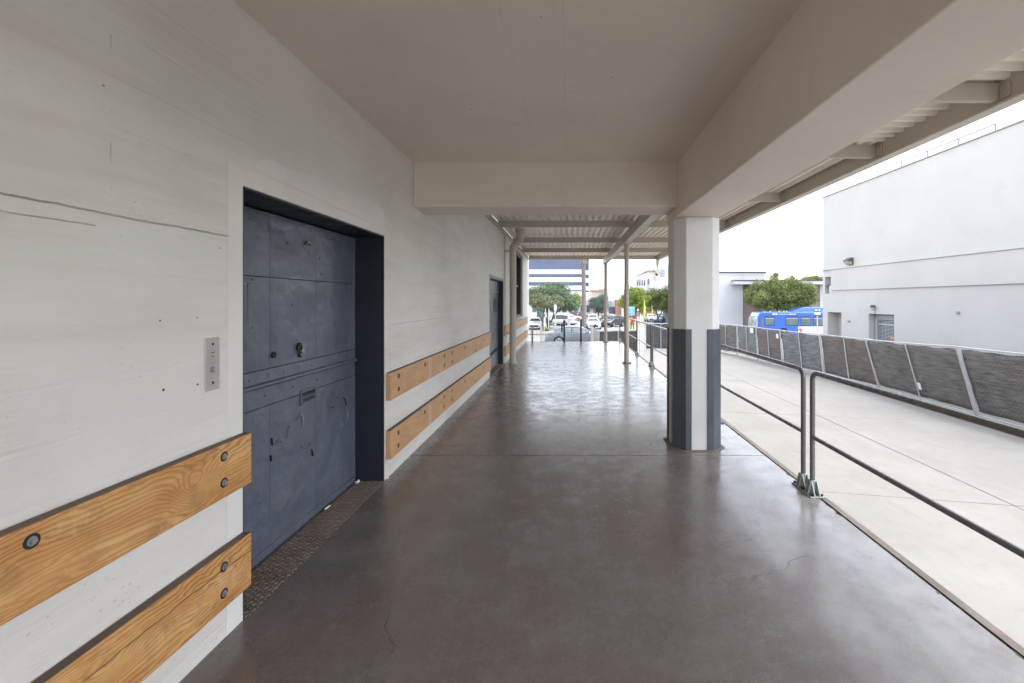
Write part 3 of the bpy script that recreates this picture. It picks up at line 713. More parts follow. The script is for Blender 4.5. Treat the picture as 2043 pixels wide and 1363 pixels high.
tp = thing('tread_plate', 'rusty brown raised-pattern steel tread plate in front of the freight door', 'tread plate', (-1.82, 3.2, 0))
MB().box(DX+.03, WX+.004, DY0+.014, DY1-.014, .0005, .006).build('plate', TREAD, tp)
tb = MB()
for i in range(9):
    for j in range(58):
        x = DX+.048+.0285*i; y = DY0+.035+.0308*j+(i % 2)*.0154
        if y > DY1-.03: continue
        s = .0085 if (i+j) % 2 else .0075
        a = .6 if (i+j) % 2 else -.6
        ca, sa = math.cos(a)*s*1.3, math.sin(a)*s*1.3; cb_, sb_ = -math.sin(a)*s*.55, math.cos(a)*s*.55
        base = [(x-ca-cb_, y-sa-sb_), (x+ca-cb_, y+sa-sb_), (x+ca+cb_, y+sa+sb_), (x-ca+cb_, y-sa+sb_)]
        top = [(x+(u-x)*.6, y+(v-y)*.6) for u, v in base]
        tb.hexa([(u, v, .0055) for u, v in base] + [(u, v, .0105) for u, v in top])
tb.build('raised_lugs', TREAD, tp, kind='stuff')
bt = MB().tube([(-1.905, 3.57, .014), (-1.90, 3.63, .014)], .006, 10).build('cigarette_butt', WHITEP, smooth=True); tag(bt, 'pale cigarette butt lying against the foot of the freight door', 'litter')
sp_ = MB().hexa([(-1.925, 4.10, .007), (-1.895, 4.09, .007), (-1.885, 4.13, .007), (-1.92, 4.14, .007), (-1.918, 4.105, .02), (-1.90, 4.10, .026), (-1.895, 4.125, .03), (-1.915, 4.13, .018)]).build('paper_scrap', WHITEP); tag(sp_, 'crumpled white scrap in the far corner of the freight doorway', 'litter')
bs = MB().hexa([(2.03, 6.1, .002), (2.09, 6.08, .002), (2.10, 6.24, .002), (2.04, 6.26, .002), (2.04, 6.12, .012), (2.085, 6.10, .02), (2.09, 6.22, .02), (2.05, 6.24, .01)]).build('blue_scrap', M('blue_plastic', (.03, .12, .42), .4), bevel=.004); tag(bs, 'small blue plastic scrap on the dock edge behind the column', 'litter')
wc = MB().box(-1.678, -1.66, 4.2, 4.22, .001, .012).build('floor_chip', WHITEP); tag(wc, 'tiny white paint chip on the floor by the wall', 'litter')

# ------------------------------------------------------------------ guard rails
RX = 2.085; RT = 1.04; RM = .49; RR = .0212
def arc(c, a0, a1, r, n=6):
    return [(RX, c[0]+r*math.cos(a0+(a1-a0)*k/n), c[1]+r*math.sin(a0+(a1-a0)*k/n)) for k in range(n+1)]
def foot_mesh():
    m = MB().box(-.062, .062, -.088, .088, .0008, .013)
    m.tube([(0, 0, .012), (0, 0, .125)], .0285, 16)
    for s in (-1, 1):
        for d in (-.022, .022):
            m.prism([(s*.024, .013), (s*.084, .013), (s*.030, .122), (s*.024, .122)], d-.005, d+.005, 'x')
            m.prism([(s*.024, .013), (s*.058, .013), (s*.030, .122), (s*.024, .122)], d-.005, d+.005, 'y')
    return m
foot0 = None
def add_foot(root, y):
    global foot0
    lx = (RX-root.location.x, y-root.location.y, 0)
    if foot0 is None:
        foot0 = foot_mesh().build('foot', GALV, root, local=True, bevel=.003); foot0.location = lx
        f = foot0
        for (dx, dy) in ((-.043, -.068), (.043, -.068), (-.043, .068), (.043, .068)):
            MB().tube([(dx, dy, .012), (dx, dy, .028)], .010, 6).build('anchor_bolt', DARK, f, local=True)
    else:
        f = copy_tree(foot0, root); f.location = lx
def rail(label, ya, yb, posts):
    r = thing('guard_rail', label, 'railing', (RX, ya, 0), group='pipe guard rails along the dock edge')
    s = 1 if yb > ya else -1; cr = .075
    pts = [(RX, ya, .06), (RX, ya, .5)] + arc((ya+s*cr, RT-cr), math.pi if s > 0 else 0, math.pi/2, cr) + arc((yb-s*cr, RT-cr), math.pi/2, 0 if s > 0 else math.pi, cr) + [(RX, yb, .5), (RX, yb, .06)]
    MB().tube(pts, RR, 16).build('frame', RAIL, r, smooth=True)
    MB().tube([(RX, ya+s*.01, RM), (RX, yb-s*.01, RM)], RR*.86, 14).build('mid_rail', RAIL, r, smooth=True)
    for y in posts: MB().tube([(RX, y, .06), (RX, y, RT-.01)], RR, 14).build('post', RAIL, r, smooth=True)
    for y in [ya, yb] + posts: add_foot(r, y)
rail('bronze-grey pipe railing nearest the camera, beside the bare yard', 3.88, -3.2, [.4])
rail('bronze-grey pipe railing passing behind the white column', 4.03, 11.22, [7.6])
rail('pipe railing far along the dock edge beside the round posts', 11.42, 18.33, [13.75])

# mesh guard at the end of the dock
eg = thing('mesh_guard', 'low wire mesh guard on black posts across the end of the dock', 'fence', (0, 18.28, 0))
BLK = M('black_post_paint', (.018, .019, .022), .5, .1)
for px, y0, ht in ((1125.5, 18.28, .88), (1159, 18.28, .90), (1062, 18.28, .62)):
    MB().box(at(px, y0)-.034, at(px, y0)+.034, y0-.024, y0+.024, .001, ht).build('post', BLK if px > 1100 else M('grey_post', (.35, .33, .31), .6), eg, bevel=.003)
MB().box(at(1121, 18.3)-.03, at(1121, 18.3)+.03, 18.26, 18.31, .38, .73).build('lock_box', BLK, eg, bevel=.004)
wm = MB(); xa, xb = -1.6, at(1180, 18.28)
for x in np.arange(xa, xb, .115): wm.tube([(x, 18.28, .03), (x, 18.28, .60)], .004, 4, caps=False)
for z in (.03, .60): wm.tube([(xa, 18.283, z), (xb, 18.283, z)], .004, 4)
for z in (.15, .45): wm.tube([(xa, 18.283, z), (xb, 18.283, z)], .004, 4)
wm.tube([(xa, 18.283, .30), (2.05, 18.283, .30)], .007, 4)
wm.build('wire_mesh', M('mesh_wire', (.10, .10, .10), .5), eg, kind='stuff')

# ------------------------------------------------------------------ fences in the yard
def screen_mat(name, c):
    t = NT(name); p = t.vec()
    st = t.noise(t.vec((1.5, 1.5, 14)), 1.6, 7, .7); n = t.noise(p, .9, 6)
    base = t.mix(t.ramp(n, .3, .7), dk(c, .75), dk(c, 1.2))
    base = t.mix(t.math('MULTIPLY', t.ramp(st, .42, .62), .75), base, dk(c, 2.3))
    return t.out(base, .85, 0, st, .3, .01, .2)
SCR = [screen_mat('grey_screen', (.120, .110, .103)), screen_mat('brown_screen', (.115, .094, .084)), screen_mat('blue_grey_screen', (.14, .142, .145)), screen_mat('black_screen', (.06, .058, .058))]
WIRE = M('chain_link_wire', (.30, .30, .29), .5, .1)
def yz(x, y): return gz(x, y)
def fence_panel(label, P0, P1, H0, H1, lean, mat, pitch=.075, wr=.0019, screen_gap=(.1, .07), group='screened chain-link panels round the yard', sag=.02, z0=None, mids=1, link=True):
    a = Vector((*P0, 0)); b = Vector((*P1, 0)); L = (b-a).length; d = (b-a)/L; nrm = Vector((-d.y, d.x, 0))
    za = -1.5 if z0 is None else z0
    def Pt(u, v, off=0):               # u along, v 0..1 up
        h = H0+(H1-H0)*u/L
        q = a + d*u + nrm*off + Vector((lean[0]*v, lean[1]*v, 0))
        return Vector((q.x, q.y, za+.02+(h-.02)*v))
    fp = thing('fence_panel', label, 'fence', (a.x, a.y, za), group=group)
    for k, u in enumerate((.03, L-.03)):
        MB().tube([Pt(u, 0)-Vector((0, 0, .02)), Pt(u, 1)], .029, 10).build('post', FENCEG, fp, smooth=True)
    for k in range(mids):
        u = L*(k+1)/(mids+1); MB().tube([Pt(u, 0), Pt(u, 1)], .021, 8).build('brace', FENCEG, fp, smooth=True)
    MB().tube([Pt(.03+(L-.06)*k/8, 1) + Vector((0, 0, -sag*math.sin(k/8*math.pi))) for k in range(9)], .021, 8).build('top_rail', FENCEG, fp, smooth=True)
    MB().tube([Pt(.03, .045), Pt(L-.03, .045)], .02, 8).build('bottom_rail', FENCEG, fp, smooth=True)
    n = 26; m = 12; rows = []; sd = random.random()*50
    for i in range(n+1):
        u = .05+(L-.1)*i/n; top = 1-screen_gap[1]/1.75-.025*mnoise.noise(Vector((u*2+sd, 0, 0))); bot = screen_gap[0]/1.75+.02*mnoise.noise(Vector((u*1.3+sd, 5, 0)))
        rows.append([Pt(u, bot+(top-bot)*j/m, -.045-.035*mnoise.noise(Vector((u*1.7+sd, j*.35, 1)))-.012*mnoise.noise(Vector((u*6+sd, j*.8, 3)))) for j in range(m+1)])
    MB().grid(rows).build('screen', mat, fp, smooth=True, solid=.004)
    if link:
        wmb = MB(); H = (H0+H1)/2
        def seg(u0, v0, u1, v1):
            wmb.tube([Pt(u0, v0/H, -.004), Pt(u1, v1/H, -.004)], wr, 3, caps=False)
        hh = H-.04
        c = -hh
        while c < L:
            u0, v0, u1, v1 = c, .04, c+hh, .04+hh
            if u0 < .03: v0 += (.03-u0); u0 = .03
            if u1 > L-.03: v1 -= (u1-(L-.03)); u1 = L-.03
            if u1 > u0+.02:
                seg(u0, v0, u1, v1); seg(L-u0, v0, L-u1, v1)
            c += pitch*math.sqrt(2)
        wmb.build('chain_link', WIRE, fp, kind='stuff')
    return fp, Pt, L
FP = [(11.35, 4.2, 1.98), (11.15, 8.2, 1.95), (10.9, 12.1, 1.90), (11.0, 16.1, 1.76), (10.75, 19.1, 1.74), (10.25, 21.7, 1.74), (10.1, 24.2, 1.74), (9.85, 26.4, 1.74), (9.2, 28.5, 1.74)]
LB = ['grey screened fence panel nearest the camera at the end of the near railing', 'faded grey screened panel with darker patches near the railing', 'wide weathered grey panel holding a torn white paper scrap',
      'brownish chain-link panel in front of the roll-up door', 'blue-grey panel below the arrow sign post', 'grey-brown panel with a small white notice', 'grey panel with a larger white notice below the bus front', 'last grey panel before the corner beside the column']
LEAN = [(-.35, .25), (-.35, .25), (-.30, .3), (-.10, .2), (-.10, .15), (-.08, .1), (-.05, .05), (-.03, 0)]
SM = [0, 0, 0, 1, 2, 1, 2, 0]
pan = []
for i in range(8):
    pan.append(fence_panel(LB[i], FP[i][:2], FP[i+1][:2], FP[i][2], FP[i+1][2], LEAN[i], SCR[SM[i]], screen_gap=(.16 if i < 3 else .12, .07)))
def notice(i, u, v, wd, ht, label):
    fp, Pt, L = pan[i]
    p = [Pt(u, v, .05), Pt(u+wd, v, .05), Pt(u+wd, v+ht/1.75, .05), Pt(u, v+ht/1.75, .05)]; q_ = [Vector(x)+Vector((-.006, -.002, 0)) for x in p]
    o = MB().hexa(p+q_).build('notice', WHITEP); tag(o, label, 'notice')
notice(6, .25, .80, .34, .26, 'larger white notice tied to the screened fence below the bus')
notice(5, .12, .76, .2, .22, 'smaller white notice on the fence beside a double post')
notice(2, 1.75, .22, .13, .2, 'torn white paper scrap caught on the weathered fence panel')
# cross fences at the back of the yard
fence_panel('grey chain-link panel across the back of the yard, beside the column', (9.1, 28.6), (6.9, 28.7), 1.72, 1.72, (0, .03), SCR[3])
fence_panel('grey chain-link panel across the back of the yard, by the gate gap', (6.85, 28.7), (4.9, 28.8), 1.72, 1.72, (0, .03), SCR[3])
fence_panel('black screened panel across the drive behind the two round posts', (3.65, 23.9), (1.56, 23.6), 1.62, 1.62, (.02, 0), SCR[3])
gt = thing('gate_leaf', 'narrow white mesh gate leaf standing ajar between the dark fence panels', 'gate', (3.75, 24.0, -1.5))
ga, gb = Vector((3.95, 25.0, 0)), Vector((4.75, 28.3, 0))
gmb = MB()
for k in range(2):
    p = (ga, gb)[k]; MB().tube([(p.x, p.y, -1.5), (p.x, p.y, .2)], .025, 8).build('upright', FENCEG, gt, smooth=True)
for k in range(5):
    z = -1.4+.4*k; MB().tube([(ga.x, ga.y, z), (gb.x, gb.y, z)], .012, 6).build('rung', FENCEG, gt)
# grey post and slanted cabinet
ub = thing('utility_cabinet', 'grey ribbed metal cabinet with sloping lid beside the black screened fence', 'cabinet', (1.4, 23.8, -1.5))
CAB = M('cabinet_grey', (.33, .33, .32), .6, .08, 3)
x0, x1 = at(1183, 23.8), at(1194, 23.8)
MB().prism([(x0, -1.5), (x1, -1.5), (x1, zt(661, 23.8)), (x0+.06, zt(655, 23.8)), (x0, zt(656, 23.8))], 23.5, 23.85, 'y').build('body', CAB, ub, bevel=.01)
for k in range(4): MB().box(x0+.05+.06*k, x0+.07+.06*k, 23.488, 23.499, -1.3, -.25).build('rib', CAB, ub)
gp = MB().box(at(1178.5, 23.4), at(1182.5, 23.4), 23.3, 23.4, -1.5, zt(651, 23.4)).build('gate_post', M('pale_post', (.45, .43, .41), .6), bevel=.01); tag(gp, 'square pale post standing against the grey ribbed cabinet', 'post')
vb = thing('cabinet_valve', 'dark valve stem standing on top of the grey cabinet', 'valve', (at(1187, 23.7), 23.7, zt(656, 23.7)))
MB().tube([(at(1186, 23.7), 23.7, zt(656.5, 23.7)), (at(1186, 23.7), 23.7, zt(650, 23.7))], .03, 8).tube([(at(1184, 23.7), 23.7, zt(653, 23.7)), (at(1188.5, 23.7), 23.7, zt(647, 23.7))], .05, 8).build('stem', BLK, vb)
for px in (1080, 1085.5):
    o = MB().tube([(at(px, 26), 26, gz(0, 26)), (at(px, 26), 26, zt(651, 26))], .055 if px < 1082 else .035, 10).build('bollard', M('grey_bollard', (.40, .38, .36), .6), smooth=True)
    tag(o, 'thick grey bollard behind the sedan tail' if px < 1082 else 'thin grey post beside the thick bollard at the sedan tail', 'bollard')

# ------------------------------------------------------------------ security camera under the canopy
cm = thing('security_camera', 'cream security camera hanging from the far corner of the canopy', 'camera', (3.74, 19.0, 3.39))
CRM = M('cream_plastic', (.58, .56, .47), .5)
MB().box(3.68, 3.80, 18.94, 19.06, 3.17, 3.389).build('mount_box', CRM, cm, bevel=.01)
MB().tube([(3.74, 19, 3.2), (3.74, 19, 3.12), (3.75, 19, 3.02)], [.07, .06, .03], 12).build('joint', CRM, cm, smooth=True)
MB().tube([(3.75, 19, 3.04), (3.78, 19, 2.93)], .02, 8).build('arm', CRM, cm)
MB().tube([(3.92, 19.05, 2.99), (3.70, 18.95, 2.74)], [.085, .075], 14).build('housing', CRM, cm, smooth=True)
MB().tube([(3.70, 18.95, 2.742), (3.685, 18.943, 2.725)], .06, 12).build('lens', BLACK, cm)
MB().tube([(3.74, 19, 3.13), (3.86, 19, 3.22), (4.0, 18.9, 3.36)], .008, 6).build('cable', CANOPY, cm)

# ------------------------------------------------------------------ white building across the yard
wb = thing('stucco_building', 'large windowless white stucco building with roof railing across the yard', 'building', (14, 25, -1.5))
SK = .03
def WXo(y): return 14+SK*(25-y)
def wbox(mb, y0, y1, z0, z1, p0, p1):          # skewed box: p = how far proud of the wall plane (towards the yard)
    return mb.hexa([(WXo(y0)-p1, y0, z0), (WXo(y0)-p0, y0, z0), (WXo(y1)-p0, y1, z0), (WXo(y1)-p1, y1, z0), (WXo(y0)-p1, y0, z1), (WXo(y0)-p0, y0, z1), (WXo(y1)-p0, y1, z1), (WXo(y1)-p1, y1, z1)])
RO = 7.29
ops = [(19.75, 21.35, -1.6, 1.04, .42), (23.37, 24.56, -1.6, 1.04, .6), (24.22, 24.80, 2.45, 2.93, .35), (24.42, 24.80, 2.02, 2.45, .35)]
mb = MB()
yc = sorted({2, 25.0} | {o[0] for o in ops} | {o[1] for o in ops}); zc = sorted({-1.6, RO} | {o[2] for o in ops} | {o[3] for o in ops})
hole = lambda a, b: next((o for o in ops if o[0] < a < o[1] and o[2] < b < o[3]), None)
for i in range(len(yc)-1):
    for j in range(len(zc)-1):
        y0, y1, z0, z1 = yc[i], yc[i+1], zc[j], zc[j+1]
        if hole((y0+y1)/2, (z0+z1)/2): continue
        mb.add([(WXo(y0), y0, z0), (WXo(y1), y1, z0), (WXo(y1), y1, z1), (WXo(y0), y0, z1)], [(0, 3, 2, 1)])
for (y0, y1, z0, z1, dp_) in ops:
    a0, a1 = WXo(y0), WXo(y1)
    mb.add([(a0, y0, z0), (a0+dp_, y0, z0), (a0+dp_, y0, z1), (a0, y0, z1)], [(0, 1, 2, 3)])
    mb.add([(a1, y1, z0), (a1+dp_, y1, z0), (a1+dp_, y1, z1), (a1, y1, z1)], [(3, 2, 1, 0)])
    mb.add([(a0, y0, z1), (a0+dp_, y0, z1), (a1+dp_, y1, z1), (a1, y1, z1)], [(0, 1, 2, 3)])
    mb.add([(a0+dp_, y0, z0), (a1+dp_, y1, z0), (a1+dp_, y1, z1), (a0+dp_, y0, z1)], [(0, 1, 2, 3)])
    if z0 > 0: mb.add([(a0, y0, z0), (a0+dp_, y0, z0), (a1+dp_, y1, z0), (a1, y1, z0)], [(3, 2, 1, 0)])
mb.add([(14, 25, -3), (40, 25, -3), (40, 25, RO), (14, 25, RO)], [(0, 1, 2, 3)])
mb.add([(WXo(2), 2, -3), (40, 2, -3), (40, 2, RO), (WXo(2), 2, RO)], [(3, 2, 1, 0)])
mb.add([(WXo(2), 2, RO), (40, 2, RO), (40, 25, RO), (14, 25, RO)], [(0, 1, 2, 3)])
mb.build('wall', WHITE, wb, fix=False)
b2 = MB(); wbox(b2, 2, 24.15, 2.19, 3.29, .001, .08); b2.build('band', WHITE, wb, bevel=.01)
b2 = MB(); wbox(b2, 2, 25.02, 3.292, 3.345, .001, .13); b2.build('ledge', WHITE, wb, bevel=.01)
b2 = MB(); wbox(b2, 2, 25.03, RO+.001, RO+.05, -.3, .05); b2.build('roof_cap', M('cap_grey', (.30, .30, .31), .6), wb)
rf = MB(); ry = [23.5, 22.16, 20.8, 19.4, 18.05, 16.67, 15.27]
rf.tube([(WXo(ry[0])+.05, ry[0], RO+.29), (WXo(ry[-1])+.05, ry[-1], RO+.29)], .028, 6)
for y in ry: rf.tube([(WXo(y)+.05, y, RO+.05), (WXo(y)+.05, y, RO+.29)], .026, 6)
rf.tube([(WXo(ry[0])+.05, ry[0], RO+.27), (WXo(ry[0])+.9, ry[0], RO+.27)], .014, 6)
rf.build('roof_railing', M('railing_grey', (.22, .22, .225), .5), wb)
# roll-up door
sh = MB(); ya, yb = 19.78, 21.32; X0 = WXo(20.5)+.30
DGREY = M('shutter_frame', (.30, .31, .32), .5)
ru = MB(); ru.box(X0-.05, X0+.1, ya, yb, .76, 1.03).build('roll_up_door', DGREY, wb, bevel=.02)
rud = [c for c in children(wb) if c.name.startswith('roll_up_door')][0]
for z in np.arange(-1.4, .74, .062): sh.box(X0-.012, X0+.004, ya+.03, yb-.03, z, z+.030)
sh.build('slats', M('shutter_slat', (.40, .42, .43), .45, .1), rud, kind='stuff')
MB().box(X0+.04, X0+.05, ya, yb, -1.5, .76).build('shutter_back', M('dark_grille', (.03, .032, .036), .6), rud)
for k in range(8):
    y = ya+.05+(yb-ya-.1)*k/7; MB().box(X0-.016, X0-.012, y-.012, y+.012, -1.45, .74).build('guide', M('shutter_guide', (.33, .34, .35), .5), rud)
MB().box(X0-.018, X0-.005, ya+.02, yb-.02, .55, .60).build('guide', GALV, rud)
for y in (yb-.01, ):
    MB().box(X0-.06, X0, y-.16, y-.02, -1.5, .9).build('jamb_post', M('jamb_grey', (.42, .43, .44), .6), rud)
MB().box(X0-.03, X0-.015, ya+.15, ya+.55, -.05, .03).build('sticker', M('yellow_sticker', (.6, .42, .05), .5), rud)
for (y, z) in ((23.55, .55), (23.55, .35)): MB().box(WXo(y)+.02, WXo(y)+.1, 23.371, 23.39, z, z+.05).build('door_fitting', BLK, wb)
# lights on it
wp = thing('wall_light', 'boxy dark wall-pack light on the white building above the ledge', 'light', (WXo(22.6), 22.6, 3.5))
b2 = MB(); y0, y1 = 22.42, 22.80; X = WXo(22.6)
b2.prism([(X-.005, 3.42), (X-.005, 3.78), (X-.12, 3.78), (X-.30, 3.64), (X-.30, 3.60), (X-.07, 3.60), (X-.05, 3.42)], y0, y1, 'y').build('housing', M('dark_housing', (.09, .095, .1), .5), wp, bevel=.01)
MB().prism([(X-.051, 3.43), (X-.075, 3.597), (X-.29, 3.597), (X-.25, 3.50), (X-.12, 3.43)], y0+.02, y1-.02, 'y').build('lens', M('amber_lens', (.42, .36, .24), .3), wp, bevel=.01)
wl2 = thing('wall_light', 'small jar-shaped wall light with conduit above the roll-up door', 'light', (WXo(20.95), 20.95, 1.3))
X = WXo(20.95)-.1
MB().tube([(X, 20.95, 1.46), (X, 20.95, 1.40), (X, 20.95, 1.33)], [.05, .10, .10], 12).box(X, X+.095, 20.92, 20.98, 1.36, 1.42).build('cap', M('dark_housing2', (.1, .1, .11), .5), wl2, smooth=True)
MB().tube([(X, 20.95, 1.329), (X, 20.95, 1.25), (X, 20.95, 1.20)], [.085, .075, .04], 12).build('jar', M('frosted_jar', (.55, .58, .6), .2), wl2, smooth=True)
MB().tube([(X+.07, 20.95, 1.36), (X+.07, 20.93, 1.06)], .02, 8).build('conduit', GALV, wl2)
for i, (y, z) in enumerate(((22.75, .62), (16.6, 1.21))):
    o = MB().box(WXo(y)-.08, WXo(y)-.002, y-.05, y+.05, z-.05, z+.05).build('hose_tap', GREYP, bevel=.02); tag(o, ('small grey tap on the white wall between its two doorways', 'small grey fitting alone on the white wall past the roll-up door')[i], 'fitting')

# ------------------------------------------------------------------ far buildings
def build_block(mb, px0, px1, Y, py_top, depth, zb=-3.2):
    return mb.box(at(px0, Y), at(px1, Y), Y, Y+depth, zb, zt(py_top, Y))
WB2 = M('bright_white_wall', (.56, .56, .56), .8, .03, .2)
# low white building with brick flank behind the bus
lw = thing('flat_roofed_building', 'low white flat-roofed building with brown brick flank behind the bus', 'building', (23, 62, -2.8))
Yb = 62
build_block(MB(), 1405, 1482, Yb, 546, 20).build('wall', WB2, lw)
build_block(MB(), 1405, 1528, Yb-.05, 545, 1.2, zt(549, Yb)).build('parapet', WB2, lw)
MB().box(at(1405, Yb), at(1529, Yb), Yb-.15, Yb+20, zt(545, Yb)+.005, zt(545, Yb)+.2).build('roof_edge', M('roof_edge_dark', (.07, .07, .075), .7), lw)
MB().box(at(1482.5, Yb), at(1525, Yb), Yb, Yb+20, zt(568, Yb), zt(546, Yb)).build('wall', WB2, lw)
MB().box(at(1459, Yb), at(1660, Yb), Yb-1.6, Yb+12, zt(568, Yb), zt(562, Yb)).build('canopy_slab', WB2, lw)
MB().box(at(1459, Yb), at(1660, Yb), Yb-1.65, Yb+12, zt(562, Yb)+.004, zt(561, Yb)+.08).build('slab_edge', M('roof_edge_dark', (.07, .07, .075), .7), lw)
def brick_mat():
    t = NT('brown_brick'); p = t.vec()
    sw = t.n('CombineXYZ', {0: t.xyz(p)[0], 1: t.xyz(p)[2], 2: 0}).outputs[0]
    br = t.n('TexBrick', {'Vector': sw, 'Color1': (.27, .21, .165, 1), 'Color2': (.31, .25, .2, 1), 'Mortar': (.3, .27, .24, 1), 'Scale': 1.6, 'Mortar Size': .02})
    return t.out(t.mix(t.ramp(t.noise(p, .8, 5), .3, .7), br.outputs[0], t.mix(.5, br.outputs[0], (.27, .215, .17))), .85)
MB().box(at(1482.3, Yb), at(1638, Yb), Yb+.4, Yb+12, -3.2, zt(568.5, Yb)).build('brick_wall', brick_mat(), lw)
MB().box(at(1638.2, Yb), at(1650, Yb), Yb+.3, Yb+1, -3.2, zt(568.5, Yb)).build('pier', WB2, lw)
MB().box(at(1434, Yb), at(1452, Yb), Yb+3, Yb+6, zt(545, Yb)+.12, zt(536, Yb)).build('roof_unit', M('unit_white', (.62, .63, .64), .7), lw)
rr = MB(); x0, x1, z0, z1 = at(1461, Yb), at(1471, Yb), zt(545, Yb)+.1, zt(539, Yb)
for (xa, ya_, xb, yb_) in ((x0, z0, x0, z1), (x1, z0, x1, z1), (x0, z1, x1, z1), ((x0+x1)/2, z0, (x0+x1)/2, z1)): rr.tube([(xa, Yb+1, ya_), (xb, Yb+1, yb_)], .035, 6)
rr.build('roof_ladder', BLK, lw)

# banded office block
ob = thing('office_block', 'tall office block with alternating white and navy window bands', 'building', (-4, 180, -2.4))
Yo = 180.0
OW = M('office_white', (.70, .71, .72), .8, .03, .05)
OG = M('office_navy_glass', (.085, .11, .18), .25, .15, .12, .05)
bands = [(470, 489, 'w'), (489, 503, 'g'), (503, 515.5, 'w'), (515.5, 538, 'g'), (538, 547, 'w'), (547, 553.6, 'g'), (553.6, 563, 'w'), (563, 570, 'g'), (570, 579, 'w'), (579, 581.6, 'g'), (581.6, 625, 'w')]
for (a, b, k) in bands:
    ins = 0 if k == 'w' else .4
    MB().box(at(985, Yo), at(1165.2, Yo), Yo+ins, Yo+30, zt(b, Yo)+.01, zt(a, Yo)-.01).build('spandrel' if k == 'w' else 'window_band', OW if k == 'w' else OG, ob)
    d = 1.1
    MB().box(at(1165.4, Yo), at(1174.5, Yo), Yo+.8+ins, Yo+30, zt(b+d, Yo)+.01, zt(a+d, Yo)-.01).build('spandrel' if k == 'w' else 'window_band', OW if k == 'w' else OG, ob)
MB().box(at(1174.6, Yo), at(1178.5, Yo), Yo-.5, Yo+30, -4, zt(500, Yo)).build('end_pier', OW, ob)

# three-storey cream building
cbd = thing('cream_building', 'three-storey cream building with sash windows rising above the trees', 'building', (24, 130, -2.6))
CRW = M('cream_wall', (.58, .55, .50), .8, .05, .1); Yc = 130
def quadwall(pa, pb, Ya, Yb_, pyA, pyB, zb=-3):
    return MB().hexa([(at(pa, Ya), Ya, zb), (at(pb, Yb_), Yb_, zb), (at(pb, Yb_)+6, Yb_+14, zb), (at(pa, Ya)+6, Ya+14, zb), (at(pa, Ya), Ya, zt(pyA, Ya)), (at(pb, Yb_), Yb_, zt(pyB, Yb_)), (at(pb, Yb_)+6, Yb_+14, zt(pyB, Yb_)), (at(pa, Ya)+6, Ya+14, zt(pyA, Ya))])
quadwall(1268, 1291, 139, 126, 551, 544).build('wall', CRW, cbd)
MB().box(at(1291, 126), at(1345, 126), 126.02, 140, -3, zt(543, 126)).build('wall', CRW, cbd)
MB().box(at(1290, 126)-.3, at(1312, 126), 125.8, 140, zt(543, 126)+.02, zt(541.5, 126)).build('cornice', M('cornice_brown', (.34, .29, .25), .8), cbd)
MB().hexa([(at(1267.5, 139), 138.7, zt(551.2, 139)), (at(1291, 126)-.05, 125.7, zt(544.2, 126)), (at(1291, 126)+.2, 126.3, zt(544.2, 126)), (at(1268, 139)+.3, 139.3, zt(551.2, 139)), (at(1267.5, 139), 138.7, zt(549.7, 139)), (at(1291, 126)-.05, 125.7, zt(542.6, 126)), (at(1291, 126)+.2, 126.3, zt(542.6, 126)), (at(1268, 139)+.3, 139.3, zt(549.7, 139))]).build('cornice', M('cornice_brown', (.34, .29, .25), .8), cbd)
WPANE = glass_mat('far_pane', (.09, .10, .13), .15)
for k in range(4):
    t0 = .14+.20*k; pa = 1268+23*t0; Ya = 139-13*t0; pb = 1268+23*(t0+.1); Y2 = 139-13*(t0+.1)
    o_ = .12
    MB().hexa([(at(pa, Ya)-o_, Ya-o_, zt(570, Ya)), (at(pb, Y2)-o_, Y2-o_, zt(570, Y2)), (at(pb, Y2)+.2, Y2+.3, zt(570, Y2)), (at(pa, Ya)+.2, Ya+.3, zt(570, Ya)), (at(pa, Ya)-o_, Ya-o_, zt(559.5, Ya)), (at(pb, Y2)-o_, Y2-o_, zt(558.5, Y2)), (at(pb, Y2)+.2, Y2+.3, zt(558.5, Y2)), (at(pa, Ya)+.2, Ya+.3, zt(559.5, Ya))]).build('window', WPANE, cbd)
for (pa, pb, a, b) in ((1284, 1287, 556, 567),):
    MB().box(at(pa+8, 126), at(pb+8, 126), 125.9, 126.1, zt(b, 126), zt(a, 126)).build('window', WPANE, cbd)
MB().box(at(1296, 125), at(1340, 125), 124, 126.01, -3, zt(561, 125)).build('wall', WB2, cbd)
MB().box(at(1310, 125), at(1345, 125), 124.5, 138, -3, zt(536, 125)).build('wall', WB2, cbd)
MB().box(at(1318, 124.4), at(1326, 124.4), 124.3, 124.6, zt(552, 124.4), zt(539, 124.4)).build('window', glass_mat('pale_blue_pane', (.25, .28, .36), .2), cbd)
MB().box(at(1295, 125), at(1311, 125), 128, 134, zt(543, 125), zt(537.5, 125)).build('roof_unit', M('slate_roof', (.14, .15, .18), .6), cbd)
MB().box(at(1331, 125), at(1340, 125), 127, 131, zt(536, 125), zt(529, 125)).build('chimney', WB2, cbd)

